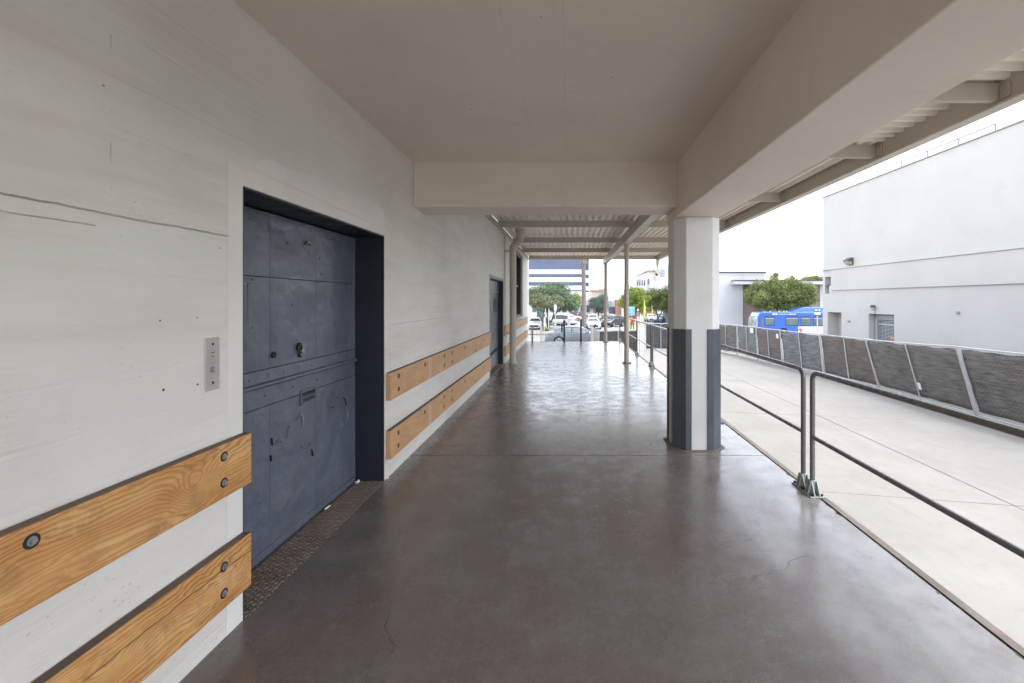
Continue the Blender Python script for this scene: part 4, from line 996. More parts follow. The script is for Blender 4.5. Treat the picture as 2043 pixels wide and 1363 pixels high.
# low shops at the back of the lot
sh1 = thing('low_shop', 'long low white shop building at the back of the car park', 'building', (0, 118, -2.4))
MB().box(at(960, 118), at(1212, 118), 118, 130, -3, zt(600, 118)).build('wall', M('shop_white', (.66, .65, .64), .8, .04, .1), sh1)
MB().box(at(960, 118), at(1212, 118), 117.8, 118, zt(601.5, 118), zt(599.5, 118)).build('fascia', WB2, sh1)
for k in range(10):
    p0 = 1062+12*k; MB().box(at(p0, 118), at(p0+8, 118), 117.9, 118.02, zt(623, 118), zt(609, 118)).build('window', WPANE, sh1)
sh2 = thing('low_shop', 'pinkish low shop with a tiled roof edge behind the round tree', 'building', (8, 112, -2.4))
MB().box(at(1179, 112), at(1212, 112), 112, 117.7, -3, zt(582, 112)).build('wall', M('shop_pink', (.60, .52, .47), .8, .05, .1), sh2)
MB().box(at(1178, 112), at(1213, 112), 111.6, 117.7, zt(582, 112)+.01, zt(578.5, 112)).build('roof_edge', M('terracotta', (.42, .22, .15), .8, .1, 1), sh2)
MB().box(at(1197, 112), at(1214, 112), 113, 117, zt(578.5, 112)+.02, zt(575, 112)).build('roof_unit', GREYP, sh2)
sh3 = thing('tall_shop', 'tall white shop front with a brick-red pier beside the far trees', 'building', (11, 100, -2.4))
MB().box(at(1212, 100), at(1229, 100), 100, 111, -3, zt(577, 100)).build('wall', WB2, sh3)
MB().box(at(1229.2, 98), at(1239, 98), 98, 110, -3, zt(598, 98)).build('brick_pier', M('brick_red', (.36, .17, .11), .85, .12, 2), sh3)
MB().box(at(1239.3, 98), at(1244, 98), 97.7, 99, -3, zt(602, 98)).build('pillar', WB2, sh3)
MB().box(at(1244.3, 99), at(1310, 99), 99, 108, -3, zt(613, 99)).build('brick_wall', M('brick_red_wall', (.26, .13, .09), .85, .12, 2), sh3)
MB().box(at(1215, 100), at(1226, 100), 99.9, 100.02, zt(627, 100), zt(612, 100)).build('window', WPANE, sh3)
lo4 = thing('garden_wall', 'long white wall with a grey coping behind the far cars', 'wall', (18, 92, -2.4))
MB().box(at(1278, 92), at(1440, 92), 92, 92.4, -3.4, zt(629, 92)).build('wall', WB2, lo4)
MB().box(at(1277.8, 92), at(1440, 92), 91.95, 92.45, zt(629, 92)+.01, zt(626, 92)).build('coping', M('dark_coping', (.20, .2, .2), .7), lo4)
gs = thing('green_shed', 'small green panelled shed behind the ficus trunks', 'shed', (at(1076, 90), 90, -2.2))
MB().box(at(1071, 90), at(1081, 90), 90, 93, -2.4, zt(617, 90)).build('wall', M('shed_green', (.06, .15, .12), .7, .1, 1), gs)
MB().box(at(1070, 90), at(1082, 90), 89.8, 93.2, zt(617, 90)+.01, zt(615.5, 90)).build('roof', GREYP, gs)

# ------------------------------------------------------------------ trees
def leaf_mat(name, a, b, c):
    t = NT(name); g = t.n('NewGeometry')
    r_ = g.outputs['Random Per Island']; p = g.outputs['Position']
    base = t.mix(t.ramp(r_, 0, 1), a, b); base = t.mix(t.math('MULTIPLY', t.ramp(t.noise(p, .55, 3), .45, .62), .7), base, c)
    m = t.out(base, .55, 0, None, spec=.35)
    return m
BARK = M('bark', (.13, .105, .085), .9, .25, 6, .8, 14)
def crown(lobes, n, size, up=.25):
    V = []; Fc = []
    sub = []
    for (c, r) in lobes:
        c = np.array(c); r = np.array(r)
        k = max(6, int(9*(r.mean())**1.2))
        sub.append((c, r*.82, 1.0))
        for _ in range(k):
            d = rng.normal(size=3); d /= np.linalg.norm(d)
            if d[2] < -.55: d[2] *= -.6
            s = rng.uniform(.28, .46)
            sub.append((c+d*r*rng.uniform(.7, .95), np.full(3, r.mean()*s)*np.array([1.15, 1.15, .85]), .9))
    wts = np.array([(q[1]**2).mean()*q[2] for q in sub]); wts /= wts.sum()
    pick = rng.choice(len(sub), int(n*2.1), p=wts)
    for i in pick:
        c, r, _ = sub[i]
        d = rng.normal(size=3); d /= np.linalg.norm(d)
        p = c + d*r*(1-.35*abs(rng.normal())*.6)
        nv = d+rng.normal(size=3)*.55+np.array([0, 0, up]); nv /= np.linalg.norm(nv)
        a = np.cross(nv, rng.normal(size=3)); a /= np.linalg.norm(a); b = np.cross(nv, a)
        s = size*.66*rng.uniform(.55, 1.45); o = len(V)
        V += [tuple(p-a*s), tuple(p+b*s*.55+nv*s*.12), tuple(p+a*s), tuple(p-b*s*.55+nv*s*.12)]
        Fc.append((o, o+1, o+2, o+3))
    mb = MB(); mb.v = V; mb.f = Fc
    # leafy core so the sky does not shine through the middle
    for (c, r) in lobes:
        bm = bmesh.new(); bmesh.ops.create_icosphere(bm, subdivisions=4, radius=1)
        vs_ = []
        for v in bm.verts:
            q = v.co*(.56+.24*mnoise.noise(v.co*2.3+Vector(c)))
            vs_.append((c[0]+q.x*r[0], c[1]+q.y*r[1], c[2]+q.z*r[2]))
        fs = [tuple(v.index for v in f.verts) for f in bm.faces]; bm.free()
        # split core into separate facets so each takes its own leaf tint
        for f in fs: mb.add([vs_[i] for i in f], [(0, 1, 2)])
    return mb
def limb_tree(name, label, loc, lobes, n, size, leaf, limbs, cat='tree', group=None, up=.25):
    t = thing(name, label, cat, loc, group=group)
    mb = MB()
    for path, r0, r1 in limbs:
        k = len(path); mb.tube(path, [r0+(r1-r0)*i/(k-1) for i in range(k)], 9)
    mb.build('trunk', BARK, t, local=True, smooth=True)
    crown(lobes, n, size, up).build('crown', leaf, t, local=True, fix=False)
    return t
L_FICUS = leaf_mat('ficus_leaf', (.06, .10, .05), (.18, .24, .13), (.10, .145, .065))
L_OLIVE = leaf_mat('olive_leaf', (.10, .12, .06), (.24, .26, .15), (.16, .175, .085))
L_BRIGHT = leaf_mat('bright_leaf', (.12, .18, .03), (.30, .37, .07), (.2, .27, .04))
L_MID = leaf_mat('mid_green_leaf', (.06, .09, .025), (.2, .24, .085), (.13, .165, .05))
L_GREY = leaf_mat('grey_green_leaf', (.055, .085, .065), (.15, .20, .155), (.09, .13, .10))
L_YEL = leaf_mat('yellow_green_leaf', (.2, .23, .05), (.3, .32, .08), (.24, .26, .06))
L_BUS = leaf_mat('yellowish_ficus_leaf', (.055, .085, .025), (.24, .28, .08), (.19, .22, .06))  # lighter yellow-green leaf colour, varied leaf by leaf
Yt = 60; g0 = gz(0, Yt)
X0 = at(1094, Yt); k_ = Yt/F
def LB_(px, py, rx, ry, rz, dy=0): return ((at(px, Yt)-X0, dy, zt(py, Yt)-g0), (rx*k_, ry, rz*k_))
limb_tree('ficus_tree', 'broad domed grey-green ficus with forked trunk beside the white cars', (X0, Yt, g0),
          [LB_(1108, 587, 32, 2.6, 22, .6), LB_(1086, 590, 30, 2.6, 20, .4), LB_(1130, 600, 22, 2.2, 20, .5), LB_(1066, 596, 22, 2, 20, .3), LB_(1142, 612, 15, 1.5, 15, .4), LB_(1128, 613, 20, 1.6, 12, .5), LB_(1100, 612, 24, 1.6, 11, .7), LB_(1110, 578, 22, 2, 15, 1)],
          15000, .11, L_FICUS,
          [([(0, 0, 0), (.05, 0, .7), (-.05, 0, 1.5), (-.3, .1, 3.2)], .20, .12), ([(.02, 0, .3), (.5, 0, 1.1), (1.0, 0, 1.9), (1.6, .1, 3.2)], .13, .08), ([(-.05, 0, .1), (-.3, .05, 1.2), (-1.0, 0, 2.6)], .15, .08), ([(.5, 0, 1.1), (.7, .05, 1.8), (.6, 0, 3)], .09, .05)])
limb_tree('ficus_tree', 'olive-toned clipped ficus crown in front of the grey-green dome', (at(1082, 55), 55, gz(0, 55)),
          [((at(1090, 55)-at(1082, 55), 0, zt(603, 55)-gz(0, 55)), (1.7, 1.5, .95)), ((at(1068, 55)-at(1082, 55), 0, zt(603, 55)-gz(0, 55)), (1.1, 1.2, 1.0)), ((at(1112, 55)-at(1082, 55), .2, zt(607, 55)-gz(0, 55)), (1.05, 1.2, .8))],
          7000, .095, L_OLIVE, [([(0, 0, 0), (.05, 0, 1.2), (.2, 0, 2.9)], .14, .09), ([(.03, 0, .9), (-.5, 0, 2.0), (-.9, 0, 2.9)], .09, .05)])
Yt = 88; X0 = at(1194, Yt); g0 = gz(0, Yt); k_ = Yt/F
limb_tree('small_round_tree', 'small round grey-green tree behind the parked white cars', (X0, Yt, g0), [LB_(1194, 608, 20, 1.9, 19), LB_(1204, 600, 12, 1.4, 13), LB_(1182, 609, 12, 1.3, 11), LB_(1200, 618, 14, 1.3, 10)], 6000, .12, L_GREY, [([(0, 0, 0), (0, 0, 1.2), (.1, 0, 2.4)], .16, .1)])
Yt = 105; X0 = at(1152, Yt); g0 = gz(0, Yt); k_ = Yt/F
limb_tree('yellow_green_tree', 'pale yellow-green tree beside the palm trunk', (X0, Yt, g0), [LB_(1152, 599, 13, 1.5, 16)], 2200, .13, L_YEL, [([(0, 0, 0), (0, 0, 2.4)], .14, .08)])
Yt = 72; X0 = at(1264, Yt); g0 = gz(5, Yt); k_ = Yt/F
limb_tree('leafy_tree', 'bright lime-green leafy tree partly behind the round canopy post', (X0, Yt, g0), [LB_(1266, 588, 20, 1.8, 18), LB_(1252, 598, 16, 1.5, 16), LB_(1278, 600, 18, 1.6, 18), LB_(1243, 607, 10, 1.1, 12), LB_(1262, 614, 20, 1.3, 11), LB_(1280, 616, 14, 1.2, 11)], 8500, .11, L_BRIGHT, [([(0, 0, 0), (0, 0, 1.6), (.1, 0, 2.9)], .16, .1), ([(0, 0, 1.2), (.7, 0, 2.6)], .09, .05)])
Yt = 78; X0 = at(1312, Yt); g0 = gz(5, Yt); k_ = Yt/F
limb_tree('leafy_tree', 'darker olive leafy tree behind the yellow feather flags', (X0, Yt, g0), [LB_(1300, 594, 20, 1.8, 22), LB_(1322, 594, 18, 1.8, 24), LB_(1288, 602, 14, 1.5, 18), LB_(1334, 600, 14, 1.5, 20), LB_(1312, 610, 24, 1.6, 14), LB_(1330, 614, 16, 1.3, 11), LB_(1294, 613, 16, 1.3, 11)], 10000, .12, L_MID, [([(0, 0, 0), (0, 0, 1.2), (-.5, 0, 2.8)], .14, .08), ([(0, 0, .6), (.6, 0, 1.6), (1.0, 0, 2.8)], .12, .07)])
Yt = 57.5; X0 = at(1555, Yt); g0 = -2.6; k_ = Yt/F
limb_tree('street_tree', 'wide bushy green street tree standing behind the blue bus', (X0, Yt, g0),
          [LB_(1555, 585, 34, 2.2, 30), LB_(1520, 592, 28, 2, 28), LB_(1592, 585, 34, 2.1, 28), LB_(1545, 566, 18, 1.5, 20), LB_(1575, 568, 22, 1.5, 17), LB_(1612, 596, 18, 1.5, 20), LB_(1508, 600, 16, 1.4, 20), LB_(1548, 550, 8, .6, 9), LB_(1581, 556, 7, .6, 9), LB_(1506, 570, 8, .6, 12), LB_(1530, 608, 24, 1.6, 15), LB_(1566, 609, 26, 1.6, 15), LB_(1600, 606, 22, 1.5, 14)],
          18000, .11, L_BUS, [([(0, 0, 0), (.1, 0, 1.6), (-.4, 0, 3.6)], .2, .1), ([(.1, 0, 1.2), (1.3, 0, 3.4)], .13, .07), ([(0, 0, 1.3), (-1.5, 0, 3.2)], .12, .06)])
Yt = 80; X0 = at(1628, Yt); g0 = -2.6; k_ = Yt/F
limb_tree('far_tree', 'green treetop showing over the flat white roof edge', (X0, Yt, g0), [LB_(1612, 560, 16, 1.6, 7), LB_(1636, 557, 16, 1.6, 7), LB_(1660, 560, 14, 1.4, 10)], 3500, .12, L_BUS, [([(0, 0, 0), (0, 0, 5.5)], .2, .1)])
# palm
Yp = 56; pz = gz(2, Yp)
pm = thing('palm_tree', 'tall thin palm trunk with dry skirt rising into the canopy edge', 'palm tree', (at(1164.5, Yp), Yp, pz))
PB = M('palm_bark', (.175, .15, .13), .9, .35, 9, 1, 16)
pt = MB(); ph = zt(513, Yp)-pz; pts = []; rs = []
for i in range(41):
    z = ph*i/40; pts.append((.03*math.sin(z*.6), 0, z)); rs.append((.27-.03*z/ph)*(1+.05*(i % 2)) + (.04 if i < 2 else 0))
pt.tube(pts, rs, 14); pt.build('trunk', PB, pm, local=True)
fr = MB(); skirt = MB()
def frond(mb, a, el, L, droop, wd):
    rows = []; p = Vector((0, 0, ph)); n = 9
    for i in range(n+1):
        e = el-droop*i/n; dirv = Vector((math.cos(a)*math.cos(e), math.sin(a)*math.cos(e), math.sin(e)))
        side = Vector((-math.sin(a), math.cos(a), 0)); wv = wd*math.sin(math.pi*min(1, .15+.85*i/n))
        rows.append((p.copy(), side, wv, dirv)); p = p+dirv*L/n
    for i in range(n):
        p0, s0, w0, d0 = rows[i]; p1 = rows[i+1][0]
        for sg in (-1, 1):
            for kk in range(2):
                q0 = p0.lerp(p1, kk*.5); q1 = p0.lerp(p1, kk*.5+.3); tip = q1+s0*sg*w0+d0*w0*.7+Vector((0, 0, -.35*w0))
                mb.add([q0, q1, tip], [(0, 1, 2)])
for k in range(30): frond(fr, k*2.4, R(78-k*1.6), 2.0, R(62), .5)
for k in range(22): frond(skirt, k*2.4+1, R(-40-14*(k % 3)), 1.0, R(35), .2)
fr.build('fronds', L_MID, pm, local=True, fix=False); skirt.build('dry_skirt', M('dry_frond', (.42, .33, .24), .9, .2, 4), pm, local=True, fix=False)
hb = MB(); hb.v = []; 
limb_tree('low_shrub', 'low yellow-green shrub at the foot of the ficus trunk', (at(1090, 50), 50, gz(0, 50)), [((0, 0, .25), (.42, .3, .28))], 900, .06, L_YEL, [([(0, 0, 0), (0, 0, .3)], .05, .03)], cat='shrub')
limb_tree('low_shrub', 'low yellow-green hedge between the white car and the round tree', (at(1204, 84), 84, gz(0, 84)), [((0, 0, .5), (1.3, .5, .6))], 1400, .09, L_YEL, [([(0, 0, 0), (0, 0, .5)], .06, .03)], cat='shrub')

# ------------------------------------------------------------------ vehicles
TYRE = BLACK; RIM = M('alloy_rim', (.5, .5, .5), .35, .05, 5, metal=.6)
CGLASS = glass_mat('car_glass', (.05, .06, .065), .05); CG2 = glass_mat('pale_car_glass', (.14, .17, .18), .05)
def carpaint(name, c): 
    if name in MATS: return MATS[name]
    t = NT(name); t.out(t.mix(t.ramp(t.noise(t.vec(obj=True), 2, 3), .3, .7), dk(c, .95), dk(c, 1.05)), .3, .15, None, spec=.5)
    t.put(t.bsdf, 'Coat Weight', .7); t.put(t.bsdf, 'Coat Roughness', .06); MATS[name] = t.m; return t.m
def car(name, label, loc, rz, paint_, style='sedan', glass=None, group='parked cars', cat='car'):
    glass = glass or CGLASS
    c = thing(name, label, cat, loc, rz, group)
    if style == 'sedan':
        L, W, zb, H = 4.75, .91, .22, 1.43
        prof = [(-2.37, .66, .62), (-2.32, .92, .82), (-2.12, 1.00, .88), (-1.80, 1.05, .91), (-1.30, 1.31, .93), (-.80, 1.42, .94), (-.10, 1.42, .93), (.35, 1.33, .92), (1.00, 1.02, .90), (1.65, .95, .86), (2.12, .83, .76), (2.34, .66, .58)]
        gh = (-1.8, 1.0)
    else:
        L, W, zb, H = 4.6, .93, .26, 1.68
        prof = [(-2.28, .75, .72), (-2.22, 1.05, .95), (-2.05, 1.30, 1.0), (-1.75, 1.58, 1.02), (-1.1, 1.66, 1.02), (-.3, 1.68, 1.01), (.35, 1.66, 1.0), (.70, 1.58, 1.0), (1.28, 1.12, .98), (1.75, 1.05, .94), (2.12, .92, .84), (2.28, .72, .64)]
        gh = (-2.1, 1.28)
    # x forward
    rows = []
    for i, (x, ztp, zw) in enumerate(prof):
        end = min(1, .80+.2*min(i, len(prof)-1-i)/2.0)
        Wd = W*end; roof = (ztp-zw) > .2; wt_ = Wd*(.66+.0*roof) if ztp-zw > .32 else (Wd*.80 if roof else Wd*.88)
        half = [(0, zb), (Wd*.86, zb), (Wd*.975, zb+.12), (Wd, (zb+zw)/2), (Wd*.985, zw-.06), (Wd*.955, zw), (wt_, ztp-.035), (wt_*.82, ztp), (0, ztp+.012)]
        rows.append([(x, y, z) for y, z in half] + [(x, -y, z) for y, z in half[-2:0:-1]])
    mb = MB(); n = len(rows[0])
    for r in rows: mb.v += r
    for i in range(len(rows)-1):
        for j in range(n): mb.f.append((i*n+j, i*n+(j+1) % n, (i+1)*n+(j+1) % n, (i+1)*n+j))
    mb.f.append(tuple(range(n))[::-1]); mb.f.append(tuple((len(rows)-1)*n+k for k in range(n)))
    body = mb.build('body', paint_, c, local=True, smooth=True)
    def P(x, s, f):                    # point on greenhouse side, f from belt (0) to roof (1)
        for k in range(len(prof)-1):
            if prof[k][0] <= x <= prof[k+1][0]:
                t = (x-prof[k][0])/(prof[k+1][0]-prof[k][0]); a = Vector(rows[k][5]).lerp(Vector(rows[k+1][5]), t); b = Vector(rows[k][6]).lerp(Vector(rows[k+1][6]), t)
                q = a.lerp(b, f); return Vector((q.x, (q.y+.012)*s, q.z+.004))
    xa, xb = (-1.62, .78) if style == 'sedan' else (-1.85, 1.02)
    cuts = [xa, -.45, xb] if style == 'sedan' else [xa, -1.15, -.12, xb]
    for s in (-1, 1):
        for k in range(len(cuts)-1):
            a, b = cuts[k]+.035, cuts[k+1]-.035; m = 5
            lo = [P(a+(b-a)*i/m, s, .06) for i in range(m+1)]; hi = [P(a+(b-a)*i/m, s, .84) for i in range(m+1)]
            ins = Vector((0, -.02*s, 0)); g_ = MB(); g_.grid([lo, hi]); g_.grid([[p+ins for p in lo], [p+ins for p in hi]])
            g_.build('window', glass, c, local=True)
            lo2 = [P(a-.03+(b-a+.06)*i/m, s, .0)-Vector((0, .006*s, 0)) for i in range(m+1)]; hi2 = [P(a-.03+(b-a+.06)*i/m, s, .92)-Vector((0, .006*s, 0)) for i in range(m+1)]
            MB().grid([lo2, hi2]).build('window_trim', BLACK, c, local=True, solid=.004)
            MB().box(cuts[k]+.12 if style == 'sedan' else cuts[k]+.1, cuts[k]+.30, s*(W-.005)-.014, s*(W-.005)+.014, (.80 if style == 'sedan' else .88), (.83 if style == 'sedan' else .91)).build('door_handle', paint_, c, local=True)
            MB().box(cuts[k+1]-.006, cuts[k+1]+.006, s*(W-.02)-.02, s*(W-.02)+.0215, .36, (.84 if style == 'sedan' else .9)).build('door_gap', DARK, c, local=True)
    def across(k0, k1, f0, f1, nm, w0=.9, w1=.86):
        a = Vector(rows[k0][7]).lerp(Vector(rows[k1][7]), f0); b = Vector(rows[k0][7]).lerp(Vector(rows[k1][7]), f1)
        d = Vector((b.z-a.z, 0, -(b.x-a.x))); d = d.normalized()*(.02 if (b.x-a.x)*1 else .02)
        if d.z < 0: d = -d
        ya, yb2 = a.y*w0*1.18, b.y*w1*1.12
        MB().hexa([(a.x, -ya, a.z), (a.x, ya, a.z), (b.x, yb2, b.z), (b.x, -yb2, b.z)] + [(q.x+d.x, yy2, q.z+d.z) for q, yy2 in ((a, -ya), (a, ya), (b, yb2), (b, -yb2))]).build(nm, glass, c, local=True)
    if style == 'sedan':
        across(8, 7, .04, .92, 'windscreen'); across(3, 4, .1, .92, 'rear_window')
    else:
        across(8, 7, .04, .92, 'windscreen'); across(2, 3, .1, .9, 'rear_window')
    wx = (-1.38, 1.42); wr = .335 if style == 'sedan' else .36
    for x in wx:
        for s in (-1, 1):
            MB().tube([(x, s*(W-.26), wr), (x, s*(W+.004), wr)], wr+.055, 22).build('wheel_arch', DARK, c, local=True)
            wh = MB().tube([(x, s*(W-.22), wr), (x, s*(W-.02), wr), (x, s*(W+.012), wr)], [wr, wr, wr-.03], 24).build('wheel', TYRE, c, local=True, smooth=True)
            rm = MB(); rm.tube([(x, s*(W+.008), wr), (x, s*(W+.016), wr)], wr*.70, 24)
            rm.build('rim_back', M('rim_shadow', (.06, .06, .065), .5), wh, local=True)
            sp = MB()
            for k in range(5):
                a = k*2*math.pi/5+.3; ca, sa = math.cos(a), math.sin(a); r0, r1, hw = .03, wr*.70, .045
                q = [(x+ca*r0-sa*hw, wr+sa*r0+ca*hw), (x+ca*r0+sa*hw, wr+sa*r0-ca*hw), (x+ca*r1+sa*hw*.75, wr+sa*r1-ca*hw*.75), (x+ca*r1-sa*hw*.75, wr+sa*r1+ca*hw*.75)]
                sp.prism(q, s*(W+.017), s*(W+.026), 'y')
            ring = [(x+wr*.70*math.cos(t), s*(W+.02), wr+wr*.70*math.sin(t)) for t in np.linspace(0, 2*math.pi, 25)]
            sp.tube(ring, .016, 5); sp.build('rim', RIM, wh, local=True)
    RED = M('tail_red', (.45, .03, .03), .25, .1); LAMP = M('lamp_clear', (.62, .63, .64), .12, .05)
    zl = .80 if style == 'sedan' else .98
    for s in (-1, 1):
        MB().hexa([(-2.40, s*.36, zl-.06), (-2.38, s*.74, zl-.07), (-2.02, s*(W+.012), zl-.03), (-2.02, s*.5, zl-.03), (-2.37, s*.36, zl+.06), (-2.35, s*.74, zl+.05), (-2.0, s*(W+.010), zl+.06), (-2.0, s*.5, zl+.06)]).build('taillight', RED, c, local=True)
        zf = .66 if style == 'sedan' else .78
        MB().hexa([(2.33, s*.42, zf-.06), (2.25, s*.74, zf-.05), (1.98, s*(W*.93), zf), (1.9, s*.5, zf), (2.31, s*.42, zf+.05), (2.2, s*.74, zf+.08), (1.95, s*(W*.93), zf+.11), (1.9, s*.5, zf+.10)]).build('headlight', LAMP, c, local=True)
        MB().box(.55 if style == 'sedan' else .80, .73 if style == 'sedan' else .98, s*W if s > 0 else -W-.18, s*(W+.18) if s > 0 else -W, .93 if style == 'sedan' else 1.04, 1.06 if style == 'sedan' else 1.18).build('mirror', paint_, c, local=True, bevel=.03)
        MB().box(-1.0, 1.0, s*(W-.06)-.012, s*(W-.06)+.012, zb-.02, zb+.03).build('sill', DARK, c, local=True)
    MB().box(2.27, 2.375, -.52, .52, .36, .56).build('grille', DARK, c, local=True, bevel=.02)
    MB().box(-2.40, -2.33, -.7, .7, .26, .40).build('bumper_trim', DARK, c, local=True, bevel=.02)
    MB().box(-2.42, -2.365, -.24, .24, .56, .67).build('number_plate', WHITEP, c, local=True)
    return c
SILV = carpaint('silver_blue_paint', (.17, .20, .215)); WHT = carpaint('white_car_paint', (.56, .56, .56)); BLKP = carpaint('black_car_paint', (.03, .032, .04)); BLU = carpaint('blue_car_paint', (.10, .16, .30)); GRY = carpaint('light_grey_car_paint', (.45, .46, .48)); REDP = carpaint('maroon_car_paint', (.14, .03, .04))
def park(name, label, px, Y, rz, paint_, style, glass=None, dz=0): 
    X = at(px, Y); return car(name, label, (X, Y, gz(X, Y)-.05+dz), rz, paint_, style, glass)
car('parked_car', 'silver sedan parked side-on just beyond the end of the dock', (at(1087, 32.4)+2.37, 32.4+.9, -1.60), 0, SILV, 'sedan', CG2)
park('parked_car', 'white sedan facing the dock beside the ficus trunk', 1068, 58, R(-90), WHT, 'sedan')
park('parked_car', 'white estate car seen from its rear corner next to the palm', 1121, 68, R(138), WHT, 'suv')
park('parked_car', 'light grey car behind the white estate car', 1137, 86, R(0), GRY, 'sedan')
park('parked_car', 'maroon car far behind beside the palm trunk', 1154, 98, R(5), REDP, 'suv')
park('parked_car', 'white car nose-on between the palm and the thin round post', 1183, 58, R(-90), WHT, 'sedan')
park('parked_car', 'white people carrier with roof bars behind the nose-on white car', 1183, 70, R(-95), WHT, 'suv')
park('parked_car', 'black off-roader parked at an angle between the two round posts', 1222, 64, R(-122), BLKP, 'suv')
park('parked_car', 'silver car behind the black off-roader', 1219, 84, R(-20), GRY, 'sedan')
park('parked_car', 'small white and grey car facing the dock under the far trees', 1298, 84, R(-90), GRY, 'sedan')
park('parked_car', 'blue saloon angled beside the white column under the far trees', 1321, 80, R(-125), BLU, 'sedan', CG2)

# bus
bus = thing('city_bus', 'blue city bus with roof pod passing behind the screened fence', 'bus', (at(1520, 52), 52, -2.55))
BB = carpaint('bus_blue', (.03, .12, .56)); bx0 = 0
def bw(px): return at(px, 52)-at(1520, 52)
zr = zt(622, 52)+2.55; LB2 = 11.8
mb = MB(); sec = []
for (x, zlow, ztp, yf, yb) in ((-.55, .35, 1.55, .18, 2.37), (-.42, .30, 2.35, .10, 2.45), (-.12, .30, zr-.10, .02, 2.53), (.18, .30, zr, 0, 2.55), (LB2, .30, zr, 0, 2.55)):
    sec.append([(x, yf, zlow), (x, yf, ztp-.16), (x, yf+.06, ztp-.05), (x, yf+.2, ztp), (x, yb-.2, ztp), (x, yb-.06, ztp-.05), (x, yb, ztp-.16), (x, yb, zlow)])
n = 8
for s_ in sec: mb.v += s_
for i in range(len(sec)-1):
    for j in range(n): mb.f.append((i*n+j, i*n+(j+1) % n, (i+1)*n+(j+1) % n, (i+1)*n+j))
mb.f.append(tuple(range(n))); mb.f.append(tuple((len(sec)-1)*n+k for k in range(n)))
mb.build('body', BB, bus, local=True)
pod = MB(); zp = zt(613, 52)+2.55; x0 = bw(1583)
pod.hexa([(x0, .35, zr-.02), (LB2-.5, .35, zr-.02), (LB2-.5, 2.2, zr-.02), (x0, 2.2, zr-.02), (x0+1.5, .5, zp), (LB2-.8, .5, zp), (LB2-.8, 2.05, zp), (x0+1.5, 2.05, zp)]).build('roof_pod', BB, bus, local=True, bevel=.08, seg=3)
BGL = glass_mat('bus_glass', (.10, .145, .14), .06)
FRM = M('bus_window_rubber', (.02, .022, .025), .5)
z0, z1 = zt(650, 52)+2.55, zt(631.5, 52)+2.55
wins = [(1525.5, 1545.5), (1567, 1593.5), (1597.5, 1618), (1622, 1645), (1649, 1672), (1676, 1699)]
for (a, b) in wins:
    f = MB().box(bw(a), bw(b), -.012, .006, z0, z1).build('window', FRM, bus, local=True, bevel=.03)
    MB().box(bw(a)+.06, bw(b)-.06, -.018, -.010, z0+.06, z1-.10).build('pane', BGL, f, local=True)
    MB().box(bw(a)+.06, bw(b)-.06, -.022, -.016, z1-.26, z1-.20).build('vent_bar', M('bus_bar', (.40, .43, .43), .4), f, local=True)
f = MB().hexa([(-.14, .008, z0-.25), (.22, -.006, z0-.25), (.22, .02, z0-.25), (-.14, .03, z0-.25), (.02, -.003, z1+.02), (.22, -.006, z1+.02), (.22, .02, z1+.02), (.02, .03, z1+.02)]).build('quarter_window', BGL, bus, local=True)
# windscreen follows the raked front
MB().prism([(-.61, 1.02), (-.60, 1.56), (-.465, 2.34), (-.36, 2.34), (-.44, 1.56), (-.46, 1.02)], .10, 2.45, 'y').build('windscreen', glass_mat('bus_windscreen', (.30, .33, .32), .05), bus, local=True)
MB().hexa([(-.45, .2, 2.38), (-.45, 2.3, 2.38), (-.3, 2.3, 2.38), (-.3, .2, 2.38), (-.22, .2, 2.80), (-.22, 2.3, 2.80), (-.1, 2.3, 2.80), (-.1, .2, 2.80)]).build('destination_sign', M('sign_pale', (.5, .52, .5), .4), bus, local=True)
MB().box(-.58, -.52, .3, 2.2, .45, .75).build('bumper', FRM, bus, local=True)
MB().box(-.6, -.54, 1.3, 1.36, 1.1, 1.9).build('wiper', FRM, bus, local=True)
for xw in (bw(1563), bw(1563)+6.2):
    MB().tube([(xw, -.005, .50), (xw, .30, .50)], .60, 24).build('wheel_arch', DARK, bus, local=True)
    wh = MB().tube([(xw, -.012, .48), (xw, .25, .48)], .48, 24).build('wheel', TYRE, bus, local=True)
    MB().tube([(xw, -.03, .48), (xw, -.013, .48)], .27, 18).build('rim', RIM, wh, local=True)
def ad_mat():
    t = NT('bus_advert_print'); p = t.vec(obj=True)
    nz = t.noise(p, 2.2, 4); base = t.mix(t.ramp(nz, .40, .5), (.55, .58, .60), (.72, .72, .73))
    z_ = t.xyz(p)[2]
    rd = t.math('MULTIPLY', t.ramp(t.noise(p, 1.9, 3), .56, .6), t.math('LESS_THAN', z_, 1.12))
    return t.out(t.mix(rd, base, (.42, .16, .14)), .4)
MB().box(bw(1592.5), bw(1690), -.010, .004, zt(672, 52)+2.55, zt(651.5, 52)+2.55).build('advert_panel', ad_mat(), bus, local=True)
zb_ = zt(627, 52)+2.55; xx = bw(1541)
let = MB(); let.tube([(bw(1549), -.012, zb_), (bw(1549), -.002, zb_)], .10, 14)
random.seed(3)
for (a, b, h) in ((1541, 1546.5, .085),):
    x = bw(a)
    for k in range(3): let.box(x+.11*k, x+.11*k+.085, -.012, -.002, zb_-h, zb_+h)
x = bw(1551.5)
while x < bw(1586.5):
    wd = random.uniform(.03, .07); big = x > bw(1573)
    let.box(x, x+wd, -.012, -.002, zb_-(.045 if not big else .06), zb_+(.03 if not big else .05)); x += wd+.03+(.05 if random.random() < .18 else 0)
let.build('lettering', WHITEP, bus, local=True)
for px in (1537, 1555.5, 1564.5, 1570): MB().box(bw(px), bw(px)+.12, .2, .3, zr, zr+.07).build('marker_lamp', WHITEP, bus, local=True)
